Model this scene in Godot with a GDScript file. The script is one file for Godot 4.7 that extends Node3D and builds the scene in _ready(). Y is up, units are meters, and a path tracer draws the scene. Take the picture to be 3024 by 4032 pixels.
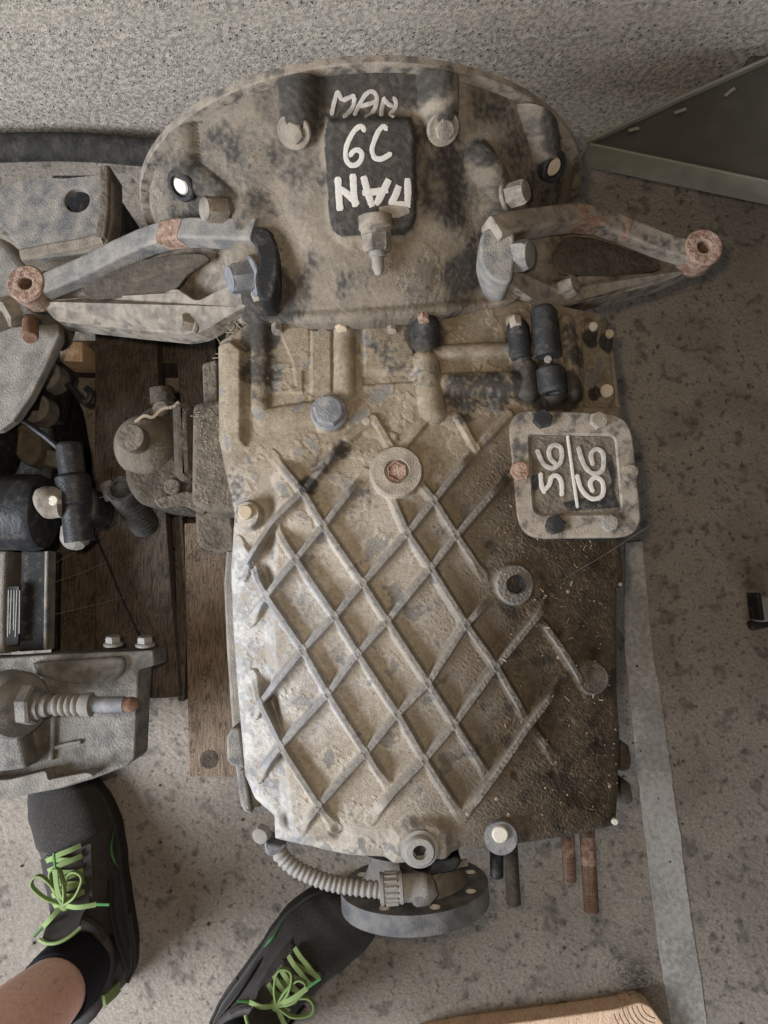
extends Node3D
# An old truck gearbox on a concrete garage floor, with a second gearbox on a pallet beside it and the
# feet of the person who looks down on it. Units are metres, y is up. The gearbox has its own axes:
# z runs along its shafts (the bell housing is at -z, the output flange at +z).

const AXIS_Y := 0.26          # height of the gearbox's shaft axis above the floor
const BELL_BACK := -0.446     # z of the bell housing's flange face
const BELL_FRONT := -0.250    # z where the bell housing meets the gear case

var origin_of := {}           # node -> where its own origin lies in its thing's coordinates
var used := {}
var noise_a := FastNoiseLite.new()
var noise_b := FastNoiseLite.new()
var noise_c := FastNoiseLite.new()
var noise_spots := FastNoiseLite.new()
var noise_flake := FastNoiseLite.new()
var M := {}

# ---------------------------------------------------------------- shapes

class Shape:
	var t := PackedVector3Array()

	func tri(a: Vector3, b: Vector3, c: Vector3) -> void:
		t.append(a); t.append(b); t.append(c)

	func quad(a: Vector3, b: Vector3, c: Vector3, d: Vector3) -> void:
		tri(a, b, c); tri(a, c, d)

	func rings(rr: Array, closed := true) -> void:
		for k in rr.size() - 1:
			var a: Array = rr[k]
			var b: Array = rr[k + 1]
			var n := a.size()
			for i in (n if closed else n - 1):
				var j := (i + 1) % n
				quad(a[i], a[j], b[j], b[i])

	func fan(ring: Array, flip := false) -> void:
		var c := Vector3.ZERO
		for p in ring:
			c += p
		c /= ring.size()
		for i in ring.size():
			var a: Vector3 = ring[i]
			var b: Vector3 = ring[(i + 1) % ring.size()]
			if flip: tri(b, a, c)
			else: tri(a, b, c)

	static func frame(axis: Vector3) -> Basis:
		var w := axis.normalized()
		var u := (Vector3.RIGHT if absf(w.x) < 0.8 else Vector3.UP)
		u = (u - w * u.dot(w)).normalized()
		return Basis(u, w, u.cross(w))

	# profile: [radius, along] pairs from the base to the tip
	func lathe(at: Vector3, axis: Vector3, profile: Array, seg := 24, turn := 0.0) -> Shape:
		var f := frame(axis)
		var rr := []
		for p in profile:
			var ring := []
			for i in seg:
				var an := TAU * i / seg + turn
				ring.append(at + f.y * p[1] - (f.x * cos(an) + f.z * sin(an)) * -maxf(p[0], 0.00002))
			rr.append(ring)
		rings(rr)
		if profile[0][0] > 0.0001: fan(rr[0], true)
		if profile[-1][0] > 0.0001: fan(rr[-1])
		return self

	func tube(path: Array, radius, seg := 10, caps := true) -> Shape:
		var rr := []
		var up := Vector3.ZERO
		for k in path.size():
			var d: Vector3 = (path[mini(k + 1, path.size() - 1)] - path[maxi(k - 1, 0)]).normalized()
			if up == Vector3.ZERO: up = frame(d).x
			up = (up - d * up.dot(d)).normalized()
			var side := d.cross(up)
			var r: float = radius[k] if radius is Array else radius
			var ring := []
			for i in seg:
				var an := TAU * i / seg
				ring.append(path[k] + (up * cos(an) + side * sin(an)) * r)
			rr.append(ring)
		rings(rr)
		if caps:
			fan(rr[0], true); fan(rr[-1])
		return self

	# a flat bar swept along a path: width across, height up and down, corners rounded
	func bar(path: Array, width, height, up := Vector3.UP, corner := 0.25) -> Shape:
		var rr := []
		for k in path.size():
			var d: Vector3 = (path[mini(k + 1, path.size() - 1)] - path[maxi(k - 1, 0)]).normalized()
			var side := d.cross(up).normalized()
			var top := side.cross(d).normalized()
			var w: float = (width[k] if width is Array else width) * 0.5
			var h: float = (height[k] if height is Array else height) * 0.5
			var c := minf(w, h) * 2.0 * corner
			var ring := []
			for q in [[1, 1, 0.0], [-1, 1, PI / 2], [-1, -1, PI], [1, -1, PI * 1.5]]:
				for s in 4:
					var an: float = q[2] + PI / 2 * s / 3.0
					ring.append(path[k] + side * (q[0] * (w - c) + c * cos(an)) + top * (q[1] * (h - c) + c * sin(an)))
			rr.append(ring)
		rings(rr)
		fan(rr[0], true); fan(rr[-1])
		return self

	static func inset(poly: Array, by: float) -> Array:
		var out := []
		var n := poly.size()
		var area := 0.0
		for i in n:
			var p: Vector3 = poly[i]
			var q: Vector3 = poly[(i + 1) % n]
			area += p.x * q.z - q.x * p.z
		for i in n:
			var a: Vector3 = poly[(i + n - 1) % n]
			var b: Vector3 = poly[i]
			var c: Vector3 = poly[(i + 1) % n]
			var d1 := Vector2(b.x - a.x, b.z - a.z).normalized()
			var d2 := Vector2(c.x - b.x, c.z - b.z).normalized()
			var n1 := Vector2(-d1.y, d1.x) * signf(area)
			var n2 := Vector2(-d2.y, d2.x) * signf(area)
			var m := (n1 + n2).normalized()
			var k := by / maxf(0.45, m.dot(n1))
			out.append(b + Vector3(m.x * k, 0, m.y * k))
		return out

	static func fills(poly: Array) -> bool:
		var flat := PackedVector2Array()
		for p in poly:
			flat.append(Vector2(p.x, p.z))
		return not Geometry2D.triangulate_polygon(flat).is_empty()

	func cap(poly: Array) -> void:
		var flat := PackedVector2Array()
		for p in poly:
			flat.append(Vector2(p.x, p.z))
		var ix := Geometry2D.triangulate_polygon(flat)
		if ix.is_empty(): print("no cap for ", poly.slice(0, 3))
		for i in range(0, ix.size(), 3):
			tri(poly[ix[i]], poly[ix[i + 1]], poly[ix[i + 2]])

	# a plate or block: its upper outline (any heights) carried straight down, upper edge rounded off
	func prism(poly: Array, depth: float, bevel := 0.002, steps := 3) -> Shape:
		var area := 0.0
		for i in poly.size():
			var p: Vector3 = poly[i]
			var q: Vector3 = poly[(i + 1) % poly.size()]
			area += p.x * q.z - q.x * p.z
		if area > 0:
			poly = poly.duplicate(); poly.reverse()
		while bevel > 0.0002 and not fills(inset(poly, bevel)):
			bevel *= 0.6
		var rr := [poly.map(func(p): return p - Vector3(0, depth, 0))]
		for s in steps + 1:
			var an := PI / 2 * s / steps
			var ring := inset(poly, bevel * (1.0 - cos(an)))
			rr.append(ring.map(func(p): return p + Vector3(0, bevel * (sin(an) - 1.0), 0)))
		rings(rr)
		cap(rr[-1])
		var low: Array = rr[0].duplicate()
		low.reverse()
		cap(low)
		return self

	func box(at: Vector3, size: Vector3, basis := Basis(), bevel := 0.002) -> Shape:
		var h := size * 0.5
		var b := minf(bevel, minf(h.x, minf(h.y, h.z)) * 0.9)
		var n := [-1.0, 1.0]
		var rr := []
		for lv in [[-h.y, b], [-h.y + b, 0.0], [h.y - b, 0.0], [h.y, b]]:
			var x: float = h.x - lv[1]
			var z: float = h.z - lv[1]
			var ring := []
			for q in [[x, -z + b], [x, z - b], [x - b, z], [-x + b, z], [-x, z - b], [-x, -z + b], [-x + b, -z], [x - b, -z]]:
				ring.append(at + basis * Vector3(q[0], lv[0], q[1]))
			rr.append(ring)
		rings(rr)
		fan(rr[0], true); fan(rr[-1])
		return self


func commit(called: String, s: Shape, m: Material, parent: Node, smooth := 38.0) -> MeshInstance3D:
	var t := s.t
	var n := t.size()
	var mid := Vector3.ZERO
	for p in t:
		mid += p
	mid /= n
	# make the faces look outwards, then round off the edges that are flatter than the given angle
	var volume := 0.0
	for i in range(0, n, 3):
		volume += (t[i] - mid).dot((t[i + 1] - mid).cross(t[i + 2] - mid))
	var lo := t[0]
	var hi := t[0]
	for p in t:
		lo = lo.min(p); hi = hi.max(p)
	mid = (lo + hi) * 0.5
	var face := PackedVector3Array()
	var at := {}
	for i in range(0, n, 3):
		if volume < 0.0:
			var k := t[i + 1]
			t[i + 1] = t[i + 2]
			t[i + 2] = k
		var fn := (t[i + 1] - t[i]).cross(t[i + 2] - t[i])
		face.append(fn)
		for k in 3:
			var key := Vector3i((t[i + k] - mid) * 40000.0)
			if not at.has(key): at[key] = PackedInt32Array()
			at[key].append(i / 3)
	var vs := PackedVector3Array()
	var ns := PackedVector3Array()
	var limit := cos(deg_to_rad(smooth))
	for i in range(0, n, 3):
		var f0 := face[i / 3].normalized()
		if f0 == Vector3.ZERO: continue
		for k in [0, 2, 1]:
			var sum := Vector3.ZERO
			for j in at[Vector3i((t[i + k] - mid) * 40000.0)]:
				if face[j].normalized().dot(f0) > limit: sum += face[j]
			vs.append(t[i + k] - mid)
			ns.append(sum.normalized() if sum.length() > 0 else f0)
	var arr := []
	arr.resize(Mesh.ARRAY_MAX)
	arr[Mesh.ARRAY_VERTEX] = vs
	arr[Mesh.ARRAY_NORMAL] = ns
	var mesh := ArrayMesh.new()
	mesh.add_surface_from_arrays(Mesh.PRIMITIVE_TRIANGLES, arr)
	mesh.surface_set_material(0, m)
	return hang(called, mesh, mid, parent)


func hang(called: String, mesh: Mesh, mid: Vector3, parent: Node) -> MeshInstance3D:
	var o := MeshInstance3D.new()
	o.mesh = mesh
	o.name = numbered(called, parent)
	parent.add_child(o, true)
	o.position = mid - origin_of.get(parent, Vector3.ZERO)
	origin_of[o] = mid
	return o


func numbered(called: String, parent: Node) -> String:
	var key := str(parent.get_instance_id()) + called
	used[key] = used.get(key, -1) + 1
	return called if used[key] == 0 else "%s_%03d" % [called, used[key]]


func thing(called: String, label: String, category: String, at: Vector3, turn := 0.0, group := "") -> Node3D:
	var o := Node3D.new()
	o.name = numbered(called, self)
	add_child(o, true)
	o.position = at
	o.rotation.y = turn
	if turn == 0.0: origin_of[o] = at
	tag(o, label, category, group)
	return o


func tag(o: Node, label: String, category := "", group := "", kind := "") -> Node:
	if label: o.set_meta("label", label)
	if category: o.set_meta("category", category)
	if group: o.set_meta("group", group)
	if kind: o.set_meta("kind", kind)
	return o


func curve(points: Array, step := 0.006) -> Array:
	# a smooth line through the points
	var c := Curve3D.new()
	for i in points.size():
		var a: Vector3 = points[maxi(i - 1, 0)]
		var b: Vector3 = points[mini(i + 1, points.size() - 1)]
		var h := (b - a) / 6.0
		c.add_point(points[i], -h, h)
	var out := []
	var length := c.get_baked_length()
	var n := maxi(2, int(ceil(length / step)))
	for i in n + 1:
		out.append(c.sample_baked(length * i / n, true))
	return out


func rounded(corners: Array, r: float, per := 5) -> Array:
	# the outline with its corners rounded
	var out := []
	var n := corners.size()
	for i in n:
		var b: Vector3 = corners[i]
		var p: Vector3 = corners[(i + n - 1) % n] - b
		var q: Vector3 = corners[(i + 1) % n] - b
		var k := minf(r, minf(p.length(), q.length()) * 0.45)
		var a := b + p.normalized() * k
		var c := b + q.normalized() * k
		for s in per + 1:
			var w := float(s) / per
			out.append(a.lerp(b, w).lerp(b.lerp(c, w), w))
	return out

# ---------------------------------------------------------------- materials

func ramp(stops: Array, x: float) -> Color:
	for i in range(1, stops.size()):
		if x <= stops[i][0]:
			return stops[i - 1][1].lerp(stops[i][1], clampf((x - stops[i - 1][0]) / maxf(1e-4, stops[i][0] - stops[i - 1][0]), 0, 1))
	return stops[-1][1]


func field(seed_: int, freq: float, size: int, octaves := 4, kind := FastNoiseLite.TYPE_SIMPLEX_SMOOTH) -> PackedByteArray:
	var f := FastNoiseLite.new()
	f.seed = seed_
	f.frequency = freq
	f.noise_type = kind
	f.fractal_octaves = octaves
	if kind == FastNoiseLite.TYPE_CELLULAR:
		f.fractal_type = FastNoiseLite.FRACTAL_NONE
	var im := f.get_seamless_image(size, size)
	im.convert(Image.FORMAT_L8)
	return im.get_data()


func paint(size: int, a: PackedByteArray, b: PackedByteArray, share: float, stops: Array) -> ImageTexture:
	# colours (linear) laid out over the mix of two fields
	var table := []
	for i in 256:
		table.append(ramp(stops, i / 255.0).linear_to_srgb())
	var bytes := PackedByteArray()
	bytes.resize(size * size * 3)
	for i in size * size:
		var c: Color = table[int(a[i] * (1.0 - share) + b[i] * share)]
		bytes[i * 3] = int(c.r * 255)
		bytes[i * 3 + 1] = int(c.g * 255)
		bytes[i * 3 + 2] = int(c.b * 255)
	return ImageTexture.create_from_image(Image.create_from_data(size, size, false, Image.FORMAT_RGB8, bytes))


func bumps(size: int, a: PackedByteArray, strength: float) -> ImageTexture:
	var im := Image.create_from_data(size, size, false, Image.FORMAT_L8, a)
	im.convert(Image.FORMAT_RGBA8)
	im.bump_map_to_normal_map(strength)
	return ImageTexture.create_from_image(im)


func surface(called: String, tex: Texture2D, per_metre: float, rough := 0.9, nrm: Texture2D = null, depth := 1.0, metal := 0.0, spec := 0.35) -> StandardMaterial3D:
	var m := StandardMaterial3D.new()
	m.resource_name = called
	m.albedo_texture = tex
	m.uv1_triplanar = true
	m.uv1_world_triplanar = true
	m.uv1_scale = Vector3.ONE * per_metre
	m.roughness = rough
	m.metallic = metal
	m.metallic_specular = spec
	if nrm:
		m.normal_enabled = true
		m.normal_texture = nrm
		m.normal_scale = depth
	M[called] = m
	return m


func rgb(r: float, g: float, b: float) -> Color:
	return Color(r, g, b)


func materials() -> void:
	var s := 512
	var fine := field(11, 0.045, s, 5)
	var grain := field(12, 0.16, s, 3)
	var broad := field(13, 0.012, s, 5)
	var patch := field(14, 0.022, s, 4)
	var speck := field(15, 0.09, s, 2)
	var mixed := field(16, 0.014, s, 6)
	var grit := bumps(s, grain, 3.0)
	var lumps := bumps(s, fine, 5.0)
	var tan_ := rgb(.225, .195, .158)
	var tan2 := rgb(.30, .267, .224)
	var black := rgb(.024, .025, .027)
	# a neutral grain that the vertex colours of the castings are multiplied with
	var g := paint(s, grain, fine, 0.45, [[0.0, rgb(.42, .405, .385)], [0.36, rgb(.74, .73, .715)], [0.5, rgb(.92, .915, .905)], [0.7, rgb(1, 1, 1)], [1.0, rgb(1, 1, 1)]])
	var m := surface("casting", g, 8.0, 0.85, grit, 0.8)
	m.vertex_color_use_as_albedo = true
	surface("dusty_metal", paint(s, mixed, fine, 0.3, [[0.0, rgb(.03, .03, .031)], [0.30, rgb(.07, .064, .058)], [0.52, rgb(.19, .165, .135)], [0.72, tan_], [1.0, tan2]]), 6.0, 0.88, grit, 0.5)
	surface("dusty_grey", paint(s, mixed, fine, 0.3, [[0.0, rgb(.06, .062, .066)], [0.3, rgb(.11, .11, .11)], [0.6, rgb(.185, .172, .153)], [1.0, rgb(.28, .255, .22)]]), 5.0, 0.8, grit, 0.5)
	surface("dust_layer", paint(s, mixed, grain, 0.3, [[0.0, rgb(.07, .062, .052)], [0.3, rgb(.15, .13, .105)], [0.6, tan_], [1.0, tan2]]), 6.0, 0.95, grit, 0.7)
	surface("worn_black", paint(s, mixed, fine, 0.3, [[0.0, rgb(.008, .008, .009)], [0.5, rgb(.014, .0142, .015)], [0.66, rgb(.030, .029, .028)], [0.8, rgb(.075, .067, .058)], [1.0, rgb(.15, .13, .105)]]), 7.0, 0.65, grit, 0.6)
	surface("deep_black", paint(s, mixed, grain, 0.3, [[0.0, rgb(.006, .006, .008)], [0.55, rgb(.016, .017, .019)], [0.75, rgb(.045, .043, .04)], [1.0, rgb(.14, .125, .105)]]), 9.0, 0.5, lumps, 0.35)
	surface("blue_grey", paint(s, mixed, fine, 0.3, [[0.0, rgb(.06, .065, .075)], [0.4, rgb(.115, .122, .138)], [0.6, rgb(.18, .18, .182)], [1.0, rgb(.29, .265, .23)]]), 5.0, 0.6, grit, 0.4)
	surface("rust", paint(s, speck, mixed, 0.5, [[0.0, rgb(.05, .025, .016)], [0.38, rgb(.13, .072, .048)], [0.5, rgb(.205, .135, .10)], [0.64, rgb(.27, .205, .165)], [1.0, rgb(.33, .265, .22)]]), 12.0, 0.95, lumps, 0.8)
	surface("red_rust", paint(s, speck, mixed, 0.5, [[0.0, rgb(.04, .02, .012)], [0.45, rgb(.105, .055, .034)], [0.6, rgb(.15, .09, .06)], [1.0, rgb(.22, .16, .12)]]), 12.0, 0.95, grit, 0.9)
	surface("grime", paint(s, mixed, grain, 0.4, [[0.0, rgb(.02, .017, .013)], [0.5, rgb(.055, .046, .036)], [1.0, rgb(.12, .102, .08)]]), 7.0, 0.95, lumps, 1.0)
	surface("brown_dirt", paint(s, mixed, grain, 0.4, [[0.0, rgb(.045, .037, .029)], [0.5, rgb(.10, .085, .067)], [1.0, rgb(.18, .155, .126)]]), 7.0, 0.97, lumps, 0.9)
	surface("aluminium_cast", paint(s, mixed, fine, 0.35, [[0.0, rgb(.05, .048, .046)], [0.38, rgb(.10, .095, .087)], [0.58, rgb(.155, .147, .132)], [1.0, rgb(.22, .205, .18)]]), 3.5, 0.7, grit, 0.5)
	surface("pale_plate", paint(s, mixed, fine, 0.3, [[0.0, rgb(.09, .083, .073)], [0.45, rgb(.165, .153, .134)], [1.0, rgb(.25, .232, .203)]]), 4.5, 0.75, grit, 0.5)
	surface("bright_pin", paint(s, grain, fine, 0.5, [[0.0, rgb(.30, .275, .235)], [0.5, rgb(.48, .45, .40)], [1.0, rgb(.62, .60, .55)]]), 20.0, 0.5)
	surface("tan_pin", paint(s, speck, fine, 0.5, [[0.0, rgb(.20, .15, .10)], [0.5, rgb(.36, .30, .22)], [1.0, rgb(.5, .44, .35)]]), 20.0, 0.8, grit, 0.7)
	surface("steel", paint(s, grain, fine, 0.5, [[0.0, rgb(.14, .137, .13)], [0.5, rgb(.235, .228, .215)], [1.0, rgb(.33, .315, .295)]]), 12.0, 0.55, grit, 0.3, 0.2)
	surface("grey_plastic", paint(s, fine, grain, 0.4, [[0.0, rgb(.14, .137, .132)], [0.45, rgb(.24, .232, .22)], [1.0, rgb(.35, .34, .32)]]), 12.0, 0.6, grit, 0.3)
	surface("olive_sheet", paint(s, broad, grain, 0.25, [[0.0, rgb(.046, .042, .034)], [0.5, rgb(.060, .055, .045)], [1.0, rgb(.08, .074, .061)]]), 2.5, 0.45, grit, 0.1)
	surface("olive_edge", paint(s, broad, grain, 0.35, [[0.0, rgb(.14, .134, .108)], [0.5, rgb(.205, .197, .16)], [1.0, rgb(.26, .25, .205)]]), 3.5, 0.5, grit, 0.1)
	surface("pale_steel", paint(s, mixed, fine, 0.3, [[0.0, rgb(.05, .053, .06)], [0.4, rgb(.11, .114, .123)], [0.6, rgb(.165, .165, .166)], [1.0, rgb(.26, .245, .22)]]), 5.0, 0.55, grit, 0.4)
	surface("rubber", paint(s, mixed, grain, 0.35, [[0.0, rgb(.010, .0098, .0095)], [0.45, rgb(.021, .020, .018)], [0.65, rgb(.042, .038, .033)], [1.0, rgb(.09, .08, .07)]]), 5.0, 0.9, lumps, 0.7)
	surface("white_paint", paint(s, grain, fine, 0.5, [[0.0, rgb(.17, .16, .145)], [0.38, rgb(.33, .315, .29)], [0.6, rgb(.42, .405, .38)], [1.0, rgb(.50, .485, .46)]]), 22.0, 0.7)
	surface("chalk_paint", paint(s, grain, mixed, 0.5, [[0.0, rgb(.12, .11, .098)], [0.4, rgb(.25, .235, .215)], [0.6, rgb(.33, .315, .29)], [1.0, rgb(.45, .43, .40)]]), 18.0, 0.85)
	surface("straw", paint(s, grain, fine, 0.5, [[0.0, rgb(.14, .11, .075)], [0.5, rgb(.25, .21, .155)], [1.0, rgb(.42, .37, .3)]]), 60.0, 0.9)
	surface("cobweb", paint(s, grain, fine, 0.5, [[0.0, rgb(.15, .142, .13)], [1.0, rgb(.32, .31, .29)]]), 40.0, 0.9)
	# wood
	for w in [["pallet_wood", rgb(.036, .029, .023), rgb(.085, .067, .053), rgb(.125, .101, .081), 21], ["pallet_wood_pale", rgb(.075, .055, .04), rgb(.165, .122, .087), rgb(.22, .168, .125), 22], ["fresh_pine", rgb(.55, .37, .25), rgb(.72, .52, .36), rgb(.78, .61, .45), 23]]:
		var knots := field(w[4], 0.014, s, 3)
		var rings := PackedByteArray()
		rings.resize(s * s)
		for y in s:
			for x in s:
				var along := int(y * 0.12) * s + x
				var k: float = knots[(int(y / 6.0) % s) * s + x]
				rings[y * s + x] = int(clampf(128 + 60 * sin(k * 0.42 + x * 0.05) + (grain[(int(y / 10.0)) * s + x] - 128) * 0.9, 0, 255))
		var wm := surface(w[0], paint(s, rings, broad, 0.35, [[0.0, w[1] * 0.6], [0.25, w[1]], [0.55, w[2]], [1.0, w[3]]]), 4.0, 0.85, grit, 0.5)
		wm.uv1_triplanar_sharpness = 8.0
	# cloth, leather and skin
	surface("shoe_mesh", paint(s, speck, grain, 0.6, [[0.0, rgb(.012, .011, .010)], [0.45, rgb(.034, .031, .029)], [0.6, rgb(.085, .078, .072)], [1.0, rgb(.16, .148, .135)]]), 14.0, 0.92, bumps(s, speck, 14.0), 1.6)
	surface("shoe_leather", paint(s, broad, grain, 0.4, [[0.0, rgb(.018, .016, .016)], [0.5, rgb(.040, .036, .035)], [1.0, rgb(.085, .077, .072)]]), 8.0, 0.7, grit, 0.35)
	surface("shoe_rubber", paint(s, broad, grain, 0.4, [[0.0, rgb(.008, .008, .008)], [1.0, rgb(.03, .028, .026)]]), 8.0, 0.6, grit, 0.3)
	surface("sock", paint(s, grain, speck, 0.5, [[0.0, rgb(.004, .004, .006)], [0.5, rgb(.010, .010, .014)], [1.0, rgb(.022, .022, .028)]]), 22.0, 0.98, grit, 1.0)
	surface("lace", paint(s, grain, speck, 0.5, [[0.0, rgb(.095, .14, .05)], [0.5, rgb(.185, .255, .098)], [1.0, rgb(.29, .365, .17)]]), 30.0, 0.95, grit, 0.8)
	surface("bright_green", paint(s, grain, speck, 0.5, [[0.0, rgb(.035, .12, .035)], [1.0, rgb(.08, .24, .075)]]), 20.0, 0.7)
	surface("shorts", paint(s, grain, speck, 0.5, [[0.0, rgb(.03, .032, .036)], [1.0, rgb(.07, .072, .078)]]), 20.0, 0.95)
	var sk := surface("skin", paint(s, patch, speck, 0.5, [[0.0, rgb(.46, .25, .20)], [0.45, rgb(.64, .40, .335)], [1.0, rgb(.74, .53, .46)]]), 9.0, 0.55, bumps(s, grain, 3.0), 0.4)
	sk.subsurf_scatter_enabled = true
	sk.subsurf_scatter_strength = 0.15
	floor_and_wall_materials()


func floor_and_wall_materials() -> void:
	var s := 1024
	var broad := field(31, 0.006, s, 5)
	var blotch := field(32, 0.022, s, 3)
	var speck := field(33, 0.075, s, 3)
	var grain := field(34, 0.22, s, 3)
	var relief := field(35, 0.10, s, 3)
	var bytes := PackedByteArray()
	bytes.resize(s * s * 3)
	var hb := PackedByteArray()
	hb.resize(s * s)
	for i in s * s:
		var b := broad[i] / 255.0
		var o := blotch[i] / 255.0
		var p := speck[i] / 255.0
		var g := grain[i] / 255.0
		var base := lerpf(.20, .345, clampf(b * 0.45 + smoothstep(.25, .75, g) * 0.55, 0, 1))
		var stain := smoothstep(0.57, 0.71, o * 0.62 + p * 0.25 + g * 0.13)
		var spot := smoothstep(0.70, 0.79, p)
		var dark := 1.0 - 0.38 * stain - 0.42 * spot * (1.0 - 0.5 * stain)
		dark *= 1.0 - 0.22 * smoothstep(0.45, 0.75, b)
		var c := Color(base * 0.84 * dark, base * 0.74 * dark, base * 0.625 * dark).linear_to_srgb()
		bytes[i * 3] = int(c.r * 255)
		bytes[i * 3 + 1] = int(c.g * 255)
		bytes[i * 3 + 2] = int(c.b * 255)
		hb[i] = int(clampf(relief[i] * 0.75 + grain[i] * 0.25, 0, 255))
	var t := ImageTexture.create_from_image(Image.create_from_data(s, s, false, Image.FORMAT_RGB8, bytes))
	surface("concrete_floor", t, 0.9, 0.92, bumps(s, hb, 4.0), 0.34)
	# the wall: rough sand-faced concrete, with open pores and pale grains
	var sand := field(41, 0.17, s, 4)
	var rough := field(45, 0.05, s, 4)
	var pores := field(42, 0.085, s, 1)
	var pale := field(43, 0.13, s, 1)
	var wide := field(44, 0.012, s, 4)
	for i in s * s:
		var q := sand[i] / 255.0
		var hole := smoothstep(0.86, 0.92, pores[i] / 255.0)
		var light := smoothstep(0.80, 0.88, pale[i] / 255.0)
		var base := lerpf(.17, .42, smoothstep(.25, .75, q * 0.45 + rough[i] / 255.0 * 0.55)) * lerpf(0.86, 1.1, wide[i] / 255.0)
		base = lerpf(base, 0.52, light * 0.6)
		base = lerpf(base, 0.035, hole)
		var c := Color(base, base * 0.905, base * 0.775).linear_to_srgb()
		bytes[i * 3] = int(c.r * 255)
		bytes[i * 3 + 1] = int(c.g * 255)
		bytes[i * 3 + 2] = int(c.b * 255)
		hb[i] = int(clampf(sand[i] * 0.5 + rough[i] * 0.4 + 60.0 * light - 110.0 * hole, 0, 255))
	t = ImageTexture.create_from_image(Image.create_from_data(s, s, false, Image.FORMAT_RGB8, bytes))
	surface("concrete_wall", t, 1.9, 0.95, bumps(s, hb, 6.0), 0.7)
	surface("line_paint", paint(s, broad, speck, 0.5, [[0.0, rgb(.15, .14, .124)], [0.42, rgb(.26, .25, .23)], [0.6, rgb(.34, .33, .31)], [1.0, rgb(.43, .42, .40)]]), 1.2, 0.8, bumps(s, hb, 3.0), 0.4)

# ---------------------------------------------------------------- the two big castings

var found_h := 0.0            # what the features at a point add up to
var found_owner := 0

func case_y(x: float, z: float) -> float:
	var y := 0.405
	if x > 0.02: y -= 1.5 * (x - 0.02) * (x - 0.02)
	if x < -0.07: y -= 2.0 * (x + 0.07) * (x + 0.07)
	return y


func on_case(p: Vector2, lift := 0.0) -> Vector3:
	return Vector3(p.x, case_y(p.x, p.y) + lift, p.y)


func bell_r(z: float) -> float:
	var t := clampf((z - BELL_BACK) / (BELL_FRONT - BELL_BACK), 0, 1)
	return 0.246 - 0.080 * pow(t, 0.85)


func bell_out(p: Vector2) -> Vector3:
	var a := p.x / 0.22
	return Vector3(sin(a) * 0.93, cos(a) * 0.93, 0.37)


func on_bell(p: Vector2, lift := 0.0) -> Vector3:
	var a := p.x / 0.22
	var r := bell_r(p.y)
	return Vector3(r * sin(a), AXIS_Y + r * cos(a), p.y) + bell_out(p) * lift


# Features: {k: kind, a, b: ends, r: radius, l: lift, o: owner, e: soft edge, poly, lo, hi}
func line_feature(k: String, a: Vector2, b: Vector2, r: float, l: float, o := 0) -> Dictionary:
	return {"k": k, "a": a, "b": b, "r": r, "l": l, "o": o, "lo": a.min(b) - Vector2.ONE * r, "hi": a.max(b) + Vector2.ONE * r}


func area_feature(poly: Array, l: float, e: float, o := 0) -> Dictionary:
	var pk := PackedVector2Array(poly)
	var lo := pk[0]
	var hi := pk[0]
	for p in pk:
		lo = lo.min(p); hi = hi.max(p)
	return {"k": "area", "poly": pk, "l": l, "e": e, "o": o, "lo": lo - Vector2.ONE * e, "hi": hi + Vector2.ONE * e}


func look(p: Vector2, features: Array) -> void:
	found_h = 0.0
	found_owner = 0
	var sunk := 0.0
	var top_owner := -1
	for f in features:
		var lo: Vector2 = f.lo
		var hi: Vector2 = f.hi
		if p.x < lo.x or p.y < lo.y or p.x > hi.x or p.y > hi.y: continue
		var h := 0.0
		var l: float = f.l
		if f.k == "area":
			var pk: PackedVector2Array = f.poly
			var d := 1e9
			for i in pk.size():
				d = minf(d, p.distance_squared_to(Geometry2D.get_closest_point_to_segment(p, pk[i], pk[(i + 1) % pk.size()])))
			d = sqrt(d)
			if Geometry2D.is_point_in_polygon(p, pk): d = -d
			var e: float = f.e
			h = l * (1.0 - smoothstep(-e, e * 0.6, d))
		else:
			var r: float = f.r
			var d := p.distance_to(Geometry2D.get_closest_point_to_segment(p, f.a, f.b))
			if d > r: continue
			match f.k:
				"rib":
					h = l * (1.0 - smoothstep(r * 0.44, r, d))
					if f.has("ta"): h *= smoothstep(0.0, 0.026, p.distance_to(f.a))
					if f.has("tb"): h *= smoothstep(0.0, 0.026, p.distance_to(f.b))
				"tube": h = l * sqrt(maxf(0.0, 1.0 - (d / r) * (d / r)))
				"boss": h = l * (1.0 - smoothstep(r - 0.0025, r, d))
				"mound": h = l * (1.0 - smoothstep(0.0, r, d))
		if l < 0.0:
			sunk = minf(sunk, h)
		elif h > found_h:
			# a soft corner where two meet
			var k := 0.002
			if f.k == "rib": k = 0.0045 if f.o != top_owner else 0.00001
			var q := maxf(k - absf(h - found_h), 0.0) / k
			if h > 0.35 * l and f.o != 0: found_owner = f.o
			top_owner = f.o
			found_h = h + q * q * k * 0.25
	found_h += sunk


func shade(p: Vector2, spots: Array) -> float:
	var s := 0.0
	for q in spots:
		var d := p.distance_to(q[0])
		if d < q[1]: s = maxf(s, q[2] * (1.0 - smoothstep(q[1] * 0.45, q[1], d)))
	return s


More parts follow.
